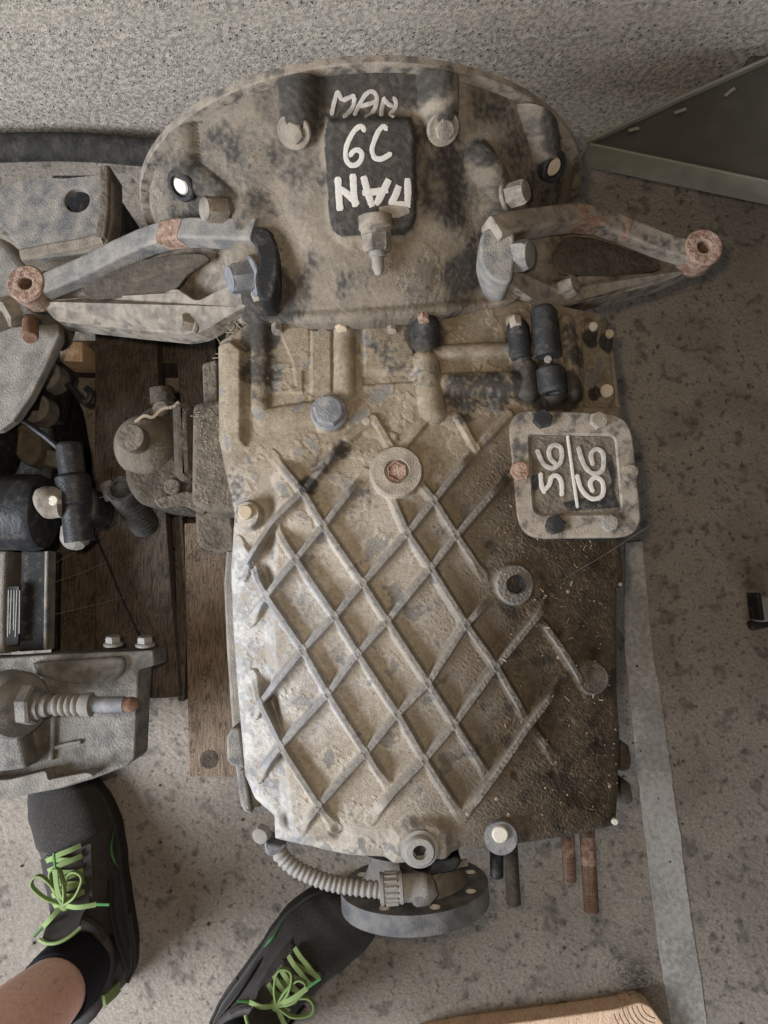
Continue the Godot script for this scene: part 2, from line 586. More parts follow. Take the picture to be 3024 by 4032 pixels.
func relief_parts(P: PackedVector3Array, C: PackedColorArray, owner_of: PackedInt32Array, rows: int, cols: int, names: Array, m: Material, parent: Node) -> Array:
	var N := PackedVector3Array()
	N.resize(P.size())
	var mid := Vector3.ZERO
	for p in P:
		mid += p
	mid /= P.size()
	for j in rows:
		for i in cols:
			var du := P[j * cols + mini(i + 1, cols - 1)] - P[j * cols + maxi(i - 1, 0)]
			var dv := P[mini(j + 1, rows - 1) * cols + i] - P[maxi(j - 1, 0) * cols + i]
			N[j * cols + i] = dv.cross(du).normalized()
	var groups := []
	for k in names.size():
		groups.append(PackedInt32Array())
	for j in rows - 1:
		for i in cols - 1:
			var a := j * cols + i
			var o := owner_of[a]
			var g: PackedInt32Array = groups[o]
			g.append_array([a, a + 1, a + cols + 1, a, a + cols + 1, a + cols])
			groups[o] = g
	var made := []
	for k in names.size():
		var g: PackedInt32Array = groups[k]
		if g.is_empty():
			made.append(null)
			continue
		var map := {}
		var vs := PackedVector3Array()
		var ns := PackedVector3Array()
		var cs := PackedColorArray()
		var ix := PackedInt32Array()
		var lo := P[g[0]]
		var hi := lo
		for a in g:
			if not map.has(a):
				map[a] = vs.size()
				vs.append(P[a]); ns.append(N[a]); cs.append(C[a])
				lo = lo.min(P[a]); hi = hi.max(P[a])
			ix.append(map[a])
		var c := (lo + hi) * 0.5
		for i in vs.size():
			vs[i] -= c
		var arr := []
		arr.resize(Mesh.ARRAY_MAX)
		arr[Mesh.ARRAY_VERTEX] = vs
		arr[Mesh.ARRAY_NORMAL] = ns
		arr[Mesh.ARRAY_COLOR] = cs
		arr[Mesh.ARRAY_INDEX] = ix
		var mesh := ArrayMesh.new()
		mesh.add_surface_from_arrays(Mesh.PRIMITIVE_TRIANGLES, arr)
		mesh.surface_set_material(0, m)
		made.append(hang(names[k], mesh, c, parent))
	return made


const TAN := Color(.270, .240, .202)
const TAN_PALE := Color(.36, .328, .283)
const PAINT_BLACK := Color(.013, .0132, .0142)
const PAINT_GREY := Color(.155, .155, .155)
const PAINT_BLUE := Color(.165, .18, .215)
const GRIME := Color(.062, .050, .036)

var bell_features := []
var case_features := []

func build_bell(box: Node) -> void:
	var f := bell_features
	f.append(area_feature([Vector2(-0.0248, -0.4111), Vector2(0.0446, -0.41), Vector2(0.0501, -0.3955), Vector2(0.0522, -0.3352), Vector2(0.0481, -0.3247), Vector2(0.0383, -0.3192), Vector2(-0.0249, -0.3208), Vector2(-0.0328, -0.3267), Vector2(-0.0344, -0.338), Vector2(-0.0299, -0.3977)], 0.013, 0.007, 1))
	f.append(line_feature("tube", Vector2(-0.0433, -0.4479), Vector2(-0.0499, -0.4148), 0.0160, 0.021, 2))
	f.append(line_feature("tube", Vector2(0.0654, -0.4425), Vector2(0.0691, -0.4142), 0.0160, 0.021, 3))
	f.append(line_feature("tube", Vector2(-0.1593, -0.4445), Vector2(-0.1748, -0.415), 0.0150, 0.017, 4))
	f.append(line_feature("tube", Vector2(0.1603, -0.4457), Vector2(0.1931, -0.4212), 0.0150, 0.018, 5))
	f.append(line_feature("mound", Vector2(0.1649, -0.3524), Vector2(0.1825, -0.3024), 0.045, 0.020))
	f.append(line_feature("mound", Vector2(-0.1224, -0.3432), Vector2(-0.1413, -0.2906), 0.040, 0.018))
	f.append(line_feature("tube", Vector2(0.118, -0.3894), Vector2(0.152, -0.3671), 0.014, 0.012))
	f.append(line_feature("tube", Vector2(-0.1642, -0.3985), Vector2(-0.1372, -0.3664), 0.014, 0.010))
	f.append(line_feature("mound", Vector2(-0.0747, -0.395), Vector2(-0.0883, -0.3655), 0.030, -0.006))
	f.append(line_feature("mound", Vector2(0.0969, -0.3907), Vector2(0.1077, -0.3597), 0.035, -0.008))
	f.append(line_feature("mound", Vector2(-0.0183, -0.2877), Vector2(0.0559, -0.2864), 0.03, 0.004))
	for q in [[Vector2(0.03, -0.2898), Vector2(0.0234, -0.2814)], [Vector2(0.0234, -0.2814), Vector2(0.0274, -0.2705)], [Vector2(0.0492, -0.2892), Vector2(0.0461, -0.2815)], [Vector2(0.0461, -0.2815), Vector2(0.0508, -0.2723)]]:
		f.append(line_feature("tube", q[0], q[1], 0.0035, 0.0016))
	var black := []
	for q in [[Vector2(-0.0243, -0.4405), .035, 1.1], [Vector2(0.0426, -0.4432), .035, 1.2], [Vector2(0.0537, -0.4441), .03, 1.1], [Vector2(-0.0024, -0.443), .035, 1.1], [Vector2(0.0127, -0.408), .04, .7], [Vector2(0.0081, -0.4382), .04, .85], [Vector2(0.0299, -0.4397), .04, .9], [Vector2(-0.0159, -0.4351), .04, .7], [Vector2(0.0109, -0.4194), .03, .5], [Vector2(-0.0427, -0.4324), .028, 1.05], [Vector2(-0.0458, -0.4167), .026, .95], [Vector2(0.05, -0.4438), .03, 1.1], [Vector2(0.0583, -0.4372), .025, .9],
			[Vector2(-0.0617, -0.3924), .04, .62], [Vector2(-0.0562, -0.3665), .04, .5], [Vector2(0.0782, -0.3879), .045, .72], [Vector2(0.0835, -0.3635), .045, .8], [Vector2(0.0936, -0.3463), .03, .7], [Vector2(0.1168, -0.3946), .02, .9], [Vector2(0.1885, -0.428), .022, .95], [Vector2(0.1742, -0.4375), .02, .8], [Vector2(0.1153, -0.4395), .035, .72], [Vector2(0.1943, -0.3899), .04, .6], [Vector2(-0.1907, -0.4363), .05, .62], [Vector2(-0.2071, -0.4588), .04, .7],
			[Vector2(-0.1682, -0.3818), .06, .78], [Vector2(-0.1117, -0.4263), .05, .55], [Vector2(-0.0672, -0.4372), .04, .6], [Vector2(-0.1444, -0.4452), .04, .5], [Vector2(-0.1116, -0.2844), .04, .95], [Vector2(-0.1408, -0.2842), .04, 1.0], [Vector2(-0.0873, -0.2802), .03, .7], [Vector2(0.1151, -0.291), .04, .85], [Vector2(0.1311, -0.3093), .035, .7], [Vector2(0.1083, -0.2743), .03, .6], [Vector2(0.0009, -0.2673), .06, .40], [Vector2(0.0568, -0.267), .06, .36], [Vector2(0.1514, -0.3371), .04, .7],
			[Vector2(-0.1232, -0.4011), .09, .50], [Vector2(0.138, -0.3998), .07, .52], [Vector2(-0.1539, -0.4237), .07, .5], [Vector2(-0.2109, -0.3907), .06, .7], [Vector2(0.1942, -0.3565), .05, .7], [Vector2(-0.117, -0.3339), .06, .45], [Vector2(0.1178, -0.3385), .05, .5], [Vector2(0.2378, -0.3984), .05, .6], [Vector2(-0.0515, -0.2831), .05, .42]]:
		black.append([q[0], q[1], q[2]])
	var spots_left := []
	for q in [[Vector2(-0.13, -0.4219), .09, 1.0], [Vector2(-0.1724, -0.3875), .08, 1.0], [Vector2(-0.0838, -0.4249), .06, .8], [Vector2(-0.2308, -0.427), .07, .8], [Vector2(0.1359, -0.3652), .08, .8], [Vector2(0.0568, -0.267), .06, .7], [Vector2(0.0121, -0.2708), .06, .7], [Vector2(0.1691, -0.4207), .06, .7]]:
		spots_left.append([q[0], q[1], q[2]])
	var rows := 150
	var cols := 940
	var P := PackedVector3Array()
	var C := PackedColorArray()
	var O := PackedInt32Array()
	for j in rows:
		var t := float(j) / (rows - 9)
		var z := lerpf(BELL_BACK + 0.006, BELL_FRONT, minf(t, 1.0))
		for i in cols:
			var a := -PI + TAU * i / (cols - 1)
			var zz := z - (0.036 * minf(a * a, 2.0) + 0.05 * smoothstep(0.8, 1.2, absf(a))) * minf(t, 1.0)
			var p := Vector2(a * 0.22, zz)
			look(p, f)
			var h := found_h
			var n1 := noise_a.get_noise_2d(p.x * 100, z * 100)
			var n2 := noise_b.get_noise_2d(p.x * 100, z * 100)
			var n3 := noise_c.get_noise_2d(p.x * 100, z * 100)
			h += 0.0004 * n1 + 0.0002 * n2
			# the rolled lip at the joint with the gear case
			var lip := (z - (BELL_FRONT - 0.012)) / 0.012
			if lip > 0: h += 0.004 * sin(minf(1.0, lip) * PI)
			var flake := smoothstep(0.10, 0.14, n3 + 0.3 * n2)
			h += 0.0004 * flake
			var at := on_bell(p, h)
			if t > 1.0:                       # the end wall turns in towards the shafts
				var k := (t - 1.0) * (rows - 9)
				var r := maxf(0.03, bell_r(z) - k * 0.012 + 0.002)
				at = Vector3(r * sin(a), AXIS_Y + r * cos(a), zz + 0.002 - 0.0008 * k)
			P.append(at)
			O.append(found_owner)
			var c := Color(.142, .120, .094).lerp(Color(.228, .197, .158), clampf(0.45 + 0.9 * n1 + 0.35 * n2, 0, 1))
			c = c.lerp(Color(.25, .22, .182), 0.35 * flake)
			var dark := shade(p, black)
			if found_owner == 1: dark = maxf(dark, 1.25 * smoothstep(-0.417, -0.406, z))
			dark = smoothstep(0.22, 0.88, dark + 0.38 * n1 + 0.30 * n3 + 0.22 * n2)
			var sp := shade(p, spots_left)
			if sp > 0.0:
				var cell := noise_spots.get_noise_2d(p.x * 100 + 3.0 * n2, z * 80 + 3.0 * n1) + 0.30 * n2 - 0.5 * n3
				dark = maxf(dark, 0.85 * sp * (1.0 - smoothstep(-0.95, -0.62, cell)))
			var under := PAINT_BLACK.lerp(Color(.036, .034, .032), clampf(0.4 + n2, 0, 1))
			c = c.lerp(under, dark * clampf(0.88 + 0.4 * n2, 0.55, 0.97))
			C.append(c)
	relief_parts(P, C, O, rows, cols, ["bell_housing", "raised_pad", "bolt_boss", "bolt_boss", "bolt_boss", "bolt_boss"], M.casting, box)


# the outline of the gear case seen from above: x of its two sides along z, z of its end along x
var left_side := [Vector2(-0.1253, -0.2791), Vector2(-0.1187, -0.2697), Vector2(-0.1513, -0.2526), Vector2(-0.1565, -0.1534), Vector2(-0.1542, -0.1395), Vector2(-0.1476, -0.0939), Vector2(-0.1461, -0.076), Vector2(-0.1499, -0.0521), Vector2(-0.1536, -0.0218), Vector2(-0.1537, 0.0428), Vector2(-0.1522, 0.0936), Vector2(-0.1496, 0.1475), Vector2(-0.1481, 0.1842), Vector2(-0.1394, 0.2062), Vector2(-0.121, 0.2223)]
var right_side := [Vector2(0.26, -0.2865), Vector2(0.2601, -0.2771), Vector2(0.2637, -0.2544), Vector2(0.2664, -0.1902), Vector2(0.2676, -0.174), Vector2(0.2458, -0.0303), Vector2(0.2462, -0.0055), Vector2(0.2441, 0.0059), Vector2(0.2353, 0.0129), Vector2(0.2226, 0.1163), Vector2(0.2205, 0.1606), Vector2(0.2194, 0.1692), Vector2(0.2108, 0.2197), Vector2(0.2068, 0.2385)]
var lower_end := [Vector2(-0.1708, 0.2218), Vector2(-0.121, 0.2223), Vector2(-0.0969, 0.2281), Vector2(-0.0724, 0.2335), Vector2(-0.0194, 0.2397), Vector2(-0.0113, 0.241), Vector2(0.034, 0.2393), Vector2(0.0509, 0.2349), Vector2(0.2067, 0.2394), Vector2(0.2416, 0.2448)]

func x_at(side: Array, z: float) -> float:
	for i in range(1, side.size()):
		if z <= side[i].y:
			var w := clampf((z - side[i - 1].y) / maxf(1e-5, side[i].y - side[i - 1].y), 0, 1)
			return lerpf(side[i - 1].x, side[i].x, w)
	return side[-1].x


func z_at(side: Array, x: float) -> float:
	for i in range(1, side.size()):
		if x <= side[i].x:
			var w := clampf((x - side[i - 1].x) / maxf(1e-5, side[i].x - side[i - 1].x), 0, 1)
			return lerpf(side[i - 1].y, side[i].y, w)
	return side[-1].y


func build_case(box: Node) -> void:
	var f := case_features
	var names := ["gear_case"]
	# the lattice of ribs: one family runs down to the right, the other down to the left
	for line in [[Vector2(-0.1009, -0.1345), Vector2(-0.0726, -0.0967), Vector2(-0.0553, -0.0633), Vector2(-0.0225, -0.0088), Vector2(-0.0025, 0.0264), Vector2(0.0304, 0.084), Vector2(0.0513, 0.1214), Vector2(0.0804, 0.1738)], [Vector2(-0.1032, -0.0705), Vector2(-0.0823, -0.0345), Vector2(-0.0498, 0.0195), Vector2(-0.031, 0.0539), Vector2(0.0013, 0.1089), Vector2(0.0223, 0.1501), Vector2(0.0525, 0.2038)], [Vector2(-0.1294, -0.0365), Vector2(-0.1118, -0.0031), Vector2(-0.0802, 0.0473), Vector2(-0.06, 0.0876), Vector2(-0.0292, 0.1407), Vector2(-0.0083, 0.1771)], [Vector2(-0.1334, 0.0697), Vector2(-0.1226, 0.093), Vector2(-0.1049, 0.1306), Vector2(-0.0733, 0.1828), Vector2(-0.0602, 0.2071)],
			[Vector2(0.0066, -0.0933), Vector2(0.0211, -0.0518), Vector2(0.0404, -0.0188), Vector2(0.0688, 0.0346), Vector2(0.0936, 0.0745), Vector2(0.1212, 0.1284)], [Vector2(0.0313, -0.1048), Vector2(0.0479, -0.0807), Vector2(0.066, -0.047), Vector2(0.0898, -0.008)], [Vector2(-0.1422, -0.058), Vector2(-0.1294, -0.0365)], [Vector2(0.1212, 0.1284), Vector2(0.1451, 0.165)], [Vector2(0.1348, 0.0274), Vector2(0.1601, 0.0644), Vector2(0.1856, 0.111)],
			[Vector2(-0.0284, -0.1454), Vector2(-0.0726, -0.0967), Vector2(-0.1032, -0.0705), Vector2(-0.1294, -0.0365), Vector2(-0.1392, -0.023)], [Vector2(-0.014, -0.1113), Vector2(-0.0553, -0.0633), Vector2(-0.0823, -0.0345), Vector2(-0.1118, -0.0031), Vector2(-0.1334, 0.0203)], [Vector2(0.0921, -0.1289), Vector2(0.0479, -0.0807), Vector2(0.0211, -0.0518), Vector2(-0.0225, -0.0088), Vector2(-0.0498, 0.0195), Vector2(-0.0802, 0.0473), Vector2(-0.1226, 0.093), Vector2(-0.1329, 0.1064)], [Vector2(0.1207, -0.1014), Vector2(0.066, -0.047), Vector2(0.0404, -0.0188), Vector2(-0.0025, 0.0264), Vector2(-0.031, 0.0539), Vector2(-0.06, 0.0876), Vector2(-0.1049, 0.1306), Vector2(-0.1321, 0.1638)],
			[Vector2(0.0973, 0.0097), Vector2(0.0688, 0.0346), Vector2(0.0304, 0.084), Vector2(0.0013, 0.1089), Vector2(-0.0292, 0.1407), Vector2(-0.0733, 0.1828), Vector2(-0.0942, 0.2084)], [Vector2(0.1552, 0.0158), Vector2(0.0936, 0.0745), Vector2(0.0513, 0.1214), Vector2(0.0223, 0.1501), Vector2(-0.0083, 0.1771), Vector2(-0.0292, 0.2004)], [Vector2(0.1597, 0.0926), Vector2(0.1212, 0.1284), Vector2(0.0804, 0.1738), Vector2(0.0525, 0.2038)], [Vector2(-0.0284, -0.1454), Vector2(-0.0029, -0.1625)], [Vector2(-0.0029, -0.1625), Vector2(0.0134, -0.1303)], [Vector2(0.0485, -0.1617), Vector2(0.0205, -0.1311)], [Vector2(0.0782, -0.1585), Vector2(0.0921, -0.1289)], [Vector2(0.1285, -0.1629), Vector2(0.0921, -0.1289)]]:
		var low: float = 0.0110
		if line[0].y < -0.1 and line.size() == 2: low = 0.0045
		names.append("rib")
		for i in line.size() - 1:
			f.append(line_feature("rib", line[i], line[i + 1], 0.0054, low, names.size() - 1))
			if i == 0 and low > 0.005: f[-1]["ta"] = true
			if i == line.size() - 2 and low > 0.005: f[-1]["tb"] = true
	# bosses
	for q in [[Vector2(0.0151, -0.1094), .0255, .008], [Vector2(-0.1274, -0.08), .0145, .010], [Vector2(0.1185, 0.0015), .0205, .009], [Vector2(0.191, 0.0955), .0175, .005], [Vector2(-0.0446, -0.1688), .018, .007], [Vector2(0.2405, -0.1919), .0145, .010], [Vector2(0.2316, -0.2592), .010, .009], [Vector2(0.2527, -0.2548), .010, .009]]:
		names.append("bolt_boss")
		f.append(line_feature("boss", q[0], q[0], q[1], q[2], names.size() - 1))
	names.append("end_boss")
	f.append(area_feature([Vector2(-0.0092, 0.2096), Vector2(0.0058, 0.2019), Vector2(0.0305, 0.2035), Vector2(0.041, 0.2131), Vector2(0.0405, 0.2414), Vector2(0.0293, 0.2476), Vector2(-0.0096, 0.247), Vector2(-0.0161, 0.2391)], .010, .006, names.size() - 1))
	# the front part under the bell: cast pipes, pads and oil ways
	var pipe := func(path: Array, r: float, l: float) -> void:
		names.append("cast_pipe")
		for i in path.size() - 1:
			f.append(line_feature("tube", path[i], path[i + 1], r, l, names.size() - 1))
	pipe.call([Vector2(-0.1065, -0.2635), Vector2(-0.1104, -0.1816)], .0088, .008)
	pipe.call([Vector2(-0.0254, -0.2572), Vector2(-0.0292, -0.1912)], .0105, .010)
	pipe.call([Vector2(0.052, -0.2528), Vector2(0.0505, -0.2321)], .0125, .017)
	pipe.call([Vector2(0.0502, -0.216), Vector2(0.0537, -0.166)], .0125, .013)
	pipe.call([Vector2(0.0596, -0.2226), Vector2(0.1542, -0.2286)], .0078, .009)
	pipe.call([Vector2(0.0685, -0.1913), Vector2(0.1435, -0.194)], .0115, .011)
	pipe.call([Vector2(0.1523, -0.2081), Vector2(0.1512, -0.1868)], .0115, .015)
	pipe.call([Vector2(0.1447, -0.2551), Vector2(0.1452, -0.2124)], .0105, .012)
	pipe.call([Vector2(0.1761, -0.263), Vector2(0.1738, -0.2192)], .0130, .012)
	pipe.call([Vector2(0.1781, -0.21), Vector2(0.1811, -0.1886)], .0145, .014)
	pipe.call([Vector2(0.2007, -0.2613), Vector2(0.2026, -0.187)], .0095, .015)
	pipe.call([Vector2(-0.1052, -0.1667), Vector2(-0.0542, -0.1704)], .0130, .008)
	pipe.call([Vector2(0.0143, -0.1435), Vector2(-0.0114, -0.1519)], .0050, .003)
	for q in [[[Vector2(-0.1524, -0.2496), Vector2(-0.1337, -0.2497), Vector2(-0.1225, -0.2378), Vector2(-0.1267, -0.1451), Vector2(-0.1524, -0.1483)], .010, .005], [[Vector2(-0.0577, -0.2524), Vector2(-0.0373, -0.2511), Vector2(-0.0408, -0.1897), Vector2(-0.061, -0.191)], .004, .0015], [[Vector2(-0.0078, -0.2598), Vector2(0.0411, -0.2578), Vector2(0.0385, -0.2074), Vector2(-0.0093, -0.2076)], .0035, .0012], [[Vector2(-0.0112, -0.205), Vector2(0.0374, -0.2047), Vector2(0.0368, -0.1957), Vector2(-0.0118, -0.196)], -.002, .0012], [[Vector2(-0.0905, -0.2562), Vector2(-0.0592, -0.2566), Vector2(-0.0604, -0.2182), Vector2(-0.0672, -0.2141), Vector2(-0.0684, -0.1915), Vector2(-0.098, -0.1939), Vector2(-0.0747, -0.1983), Vector2(-0.0769, -0.2239), Vector2(-0.0848, -0.2451)], .0016, .0006],
			[[Vector2(0.221, -0.2695), Vector2(0.2614, -0.2774), Vector2(0.259, -0.1791), Vector2(0.2135, -0.1743)], -.004, .002]]:
		names.append("cast_pad" if q[1] > 0 else "cast_panel")
		f.append(area_feature(q[0], q[1], q[2], names.size() - 1))
	# dirt pits and the worn bed of the ribs
	f.append(line_feature("boss", Vector2(0.1185, 0.0015), Vector2(0.1185, 0.0015), .0085, -.012))
	for q in [Vector2(0.1049, 0.1731), Vector2(0.1415, 0.177), Vector2(0.191, 0.1553), Vector2(0.1628, 0.1338)]:
		f.append(line_feature("mound", q, q, .006, -.004))
	# the middle of the case stands up; its shoulder falls away along this line on the left and round the foot
	var plateau := PackedVector2Array([Vector2(-0.096, -0.1266), Vector2(-0.1051, -0.0486), Vector2(-0.111, -0.0018), Vector2(-0.1119, 0.0531), Vector2(-0.1083, 0.103), Vector2(-0.1056, 0.144), Vector2(-0.1045, 0.1799), Vector2(-0.1024, 0.2062), Vector2(-0.094, 0.2132), Vector2(-0.0796, 0.2162), Vector2(-0.0655, 0.2147), Vector2(-0.0584, 0.2045), Vector2(-0.0464, 0.2112), Vector2(0.0518, 0.224), Vector2(0.3053, 0.2734), Vector2(0.4456, -0.3964), Vector2(-0.087, -0.308)])
	var soot := []
	for q in [[Vector2(-0.1071, -0.2497), .03, .95], [Vector2(-0.1073, -0.2176), .03, .9], [Vector2(-0.1061, -0.1947), .02, .7], [Vector2(0.016, -0.2361), .035, .62], [Vector2(0.0239, -0.2219), .03, .55], [Vector2(0.0511, -0.2412), .03, 1.25], [Vector2(0.0498, -0.1978), .022, .62], [Vector2(0.1509, -0.1939), .028, 1.2], [Vector2(0.1473, -0.2078), .024, .9], [Vector2(0.1114, -0.1834), .03, .8], [Vector2(0.0837, -0.1833), .03, .8], [Vector2(0.1661, -0.1948), .035, 1.15], [Vector2(0.1889, -0.1868), .03, 1.2], [Vector2(0.1704, -0.1855), .03, 1.2],
			[Vector2(0.2059, -0.2274), .022, .8], [Vector2(0.1454, -0.2408), .024, .98], [Vector2(0.2025, -0.2467), .02, .7], [Vector2(0.2306, -0.2509), .014, 1.1], [Vector2(0.2521, -0.2495), .014, 1.1], [Vector2(0.2282, -0.1905), .010, 1.2], [Vector2(-0.0524, -0.1235), .022, .55], [Vector2(-0.0675, -0.1025), .014, .8], [Vector2(-0.0343, -0.1356), .014, .8],
			[Vector2(0.0823, -0.1652), .02, .6], [Vector2(-0.0242, -0.0865), .03, .45], [Vector2(-0.1462, -0.1272), .03, .5], [Vector2(-0.1495, -0.1052), .03, .6], [Vector2(-0.1432, -0.0868), .02, .5], [Vector2(0.1842, 0.214), .03, .9], [Vector2(0.1595, 0.2112), .03, .85]]:
		soot.append([q[0], q[1], q[2]])
	var pale := []
	for q in [[Vector2(-0.1236, 0.0776), .07, .8], [Vector2(-0.0895, 0.0875), .06, .6], [Vector2(-0.14, 0.1434), .05, .9], [Vector2(-0.133, 0.184), .05, .9], [Vector2(-0.1216, 0.0358), .06, .8], [Vector2(-0.0854, 0.0084), .05, .55], [Vector2(-0.0624, 0.056), .06, .35], [Vector2(-0.1414, -0.0253), .04, 1.0], [Vector2(-0.1471, 0.0003), .045, 1.0], [Vector2(-0.1403, 0.0518), .045, 1.0], [Vector2(-0.1452, 0.1103), .045, 1.0], [Vector2(-0.1422, 0.1922), .04, 1.0], [Vector2(-0.1133, 0.2199), .04, .8]]:
		pale.append([q[0], q[1], q[2]])
	var rows := 470
	var cols := 380
	var side := 40
	var foot := 40
	var z_top: float = left_side[0].y
	var z_end := 0.0
	for q in lower_end:
		z_end = maxf(z_end, q.y)
	var falls := [0.0, 0.0]
	for k in foot - 2:
		falls.append(0.298 * pow((k + 1.0) / (foot - 2.0), 1.2))
	falls.append(0.298)
	var tw := cols + 2 * side
	var th := rows + foot
	var P := PackedVector3Array()
	var C := PackedColorArray()
	var O := PackedInt32Array()
	var grime_a: Vector2 = Vector2(0.0847, -0.1381)
	var grime_b: Vector2 = Vector2(0.046, 0.2175)
	var gd := (grime_b - grime_a).normalized()
	for j in th:
		var t := minf(1.0, float(j) / (rows - 1))
		var zr := lerpf(z_top, z_end, t)
		var xl := x_at(left_side, zr)
		var xr := x_at(right_side, zr)
		for i in tw:
			var s := clampf(float(i - side) / (cols - 1), 0, 1)
			var x := lerpf(xl, xr, s)
			var ze := z_at(lower_end, x)
			var z := lerpf(z_top, ze, t)
			var p := Vector2(x, z)
			look(p, f)
			var owner := found_owner
			var rise := found_h
			var n1 := noise_a.get_noise_2d(x * 100 + 71, z * 100)
			var n2 := noise_b.get_noise_2d(x * 100 + 71, z * 100)
			var n3 := noise_c.get_noise_2d(x * 100 + 71, z * 100)
			var flake := smoothstep(0.09, 0.12, n3 + 0.25 * n2)
			var h := rise + 0.0004 * n1 + 0.0002 * n2
			# shoulder
			var drop := 0.0
			var in_plateau := 1.0
			if x < 0.03 and z > -0.14:
				var d := 1e9
				for k in 14:
					d = minf(d, p.distance_squared_to(Geometry2D.get_closest_point_to_segment(p, plateau[k], plateau[k + 1])))
				d = sqrt(d)
				if Geometry2D.is_point_in_polygon(p, plateau): d = -d
				var deep := 0.019 * smoothstep(-0.14, -0.05, z) * (1.0 - 0.65 * smoothstep(-0.09, -0.04, x))
				in_plateau = 1.0 - smoothstep(-0.006, 0.008, d)
				drop = deep * (1.0 - in_plateau)
				h = h - drop + minf(rise, 0.0110) / 0.0110 * drop * 0.85 * (1.0 - smoothstep(0.012, 0.055, d))
			var grimy := (p - grime_a).dot(Vector2(-gd.y, gd.x)) * -1.0
			var g := smoothstep(-0.105, 0.070, grimy + 0.05 * n1 + 0.02 * n2) * smoothstep(-0.165, -0.10, z - 0.35 * maxf(0.0, 0.12 - x))
			h += (0.0006 * flake * (1.0 - clampf(rise / 0.004, 0, 1))) * (1.0 - g)
			h += 0.0011 * g * noise_b.get_noise_2d(x * 260, z * 260)
			# edges rounded over, then the walls
			var edge := minf(minf(x - xl, xr - x), ze - z)
			var y := case_y(x, z) + h
			var r := 0.016 if x < 0.05 else 0.012
			if edge < r: y -= r - sqrt(maxf(0.0, r * r - (r - edge) * (r - edge)))
			var k_side := maxi(0, maxi(side - i, i - (side + cols - 1)))
			var k_foot := maxi(0, j - (rows - 1))
			var k := maxi(k_side, k_foot)
			if k > 0:
				y -= falls[k]
				h = 0
			P.append(Vector3(x + (0.0003 * k_side if i < side else -0.0003 * k_side), y, z - 0.0003 * k_foot))
			O.append(owner if k == 0 else 0)
			# what lies on it: dust over worn grey and black paint, oily dirt on the right
			var oily_dim := 1.0 - smoothstep(-0.15, -0.02, z + 0.03 * n1 - 0.35 * maxf(0.0, x) + 0.1 * maxf(0.0, -x))  # browner oily dust towards the bell, with the fainter daylight there painted in
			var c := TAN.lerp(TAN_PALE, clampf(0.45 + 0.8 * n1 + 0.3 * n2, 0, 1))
			c = c.lerp(Color(.165, .134, .096).lerp(Color(.24, .200, .150), clampf(0.45 + 0.8 * n1 + 0.35 * n2, 0, 1)), oily_dim)
			c = c.lerp(Color(.39, .362, .318).lerp(Color(.275, .235, .18), oily_dim), 0.5 * flake)
			var chip := smoothstep(0.36, 0.42, n3 - 0.4 * n1 + 0.12 * n2)
			c = c.lerp(PAINT_GREY, 0.75 * chip)
			var pl := shade(p, pale)
			c = c.lerp(PAINT_BLUE.lerp(Color(.40, .39, .37), clampf(0.5 + 1.2 * n1 + 0.8 * n2, 0, 1)), pl * 0.9 * smoothstep(-0.35, 0.15, n1 + 0.7 * n2 + 0.15))
			# dust lies in the corners, the crests are rubbed down to the paint
			var crest := smoothstep(0.0060, 0.0105, rise) if owner > 0 and owner <= 21 else 0.0
			c = c.lerp(Color(.125, .122, .118).lerp(Color(.215, .225, .245), pl), crest * clampf(0.72 + 0.35 * n2, 0, 1))
			var sk := shade(p, soot)
			c = c.lerp(PAINT_BLACK.lerp(Color(.034, .033, .032), clampf(0.4 + n2, 0, 1)), 0.90 * smoothstep(0.36, 0.95, sk + 0.4 * n1 + 0.42 * n2))
			var gc := GRIME.lerp(Color(.115, .092, .066), clampf(0.25 + 0.9 * n1 + 0.9 * n2, 0, 1)).lerp(Color(.035, .028, .021), smoothstep(0.05, 0.5, n3))
			if owner > 21 and owner <= 29 and rise > 0.003: gc = Color(.125, .12, .112)
			c = c.lerp(gc, g * (0.97 - 0.62 * crest * (1.0 - smoothstep(0.14, 0.34, grimy))))
			if k > 1: c = TAN.lerp(PAINT_BLACK, clampf(0.6 + 0.9 * noise_a.get_noise_3d(x * 100, y * 100, z * 100) + 0.5 * noise_b.get_noise_3d(x * 100, y * 100, z * 100), 0, 1))
			C.append(c)
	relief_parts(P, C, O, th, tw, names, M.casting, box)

# ---------------------------------------------------------------- small parts

func bolt(called: String, at: Vector3, axis: Vector3, r: float, h: float, m: Material, parent: Node, washer := 0.0, turn := 0.3) -> MeshInstance3D:
	# a hexagon head with a chamfered top, on its washer or flange if it has one
	var s := Shape.new()
	s.lathe(at, axis, [[r, 0.0], [r, h * 0.82], [r * 0.86, h]], 6, turn)
	s.lathe(at, axis, [[r * 0.84, h * 0.9], [r * 0.84, h * 1.01], [r * 0.74, h * 1.05]], 18)
	if washer > 0.0:
		s.lathe(at - axis.normalized() * 0.001, axis, [[washer, 0.0], [washer, 0.002], [washer * 0.92, 0.0034], [r * 0.8, 0.0036]], 24)
	return commit(called, s, m, parent)


func pin(called: String, at: Vector3, axis: Vector3, r: float, h: float, m: Material, parent: Node, squash := 1.0) -> MeshInstance3D:
	return commit(called, Shape.new().lathe(at, axis, [[r, -0.004], [r, h - r * 0.18], [r * 0.84, h]], 18), m, parent)


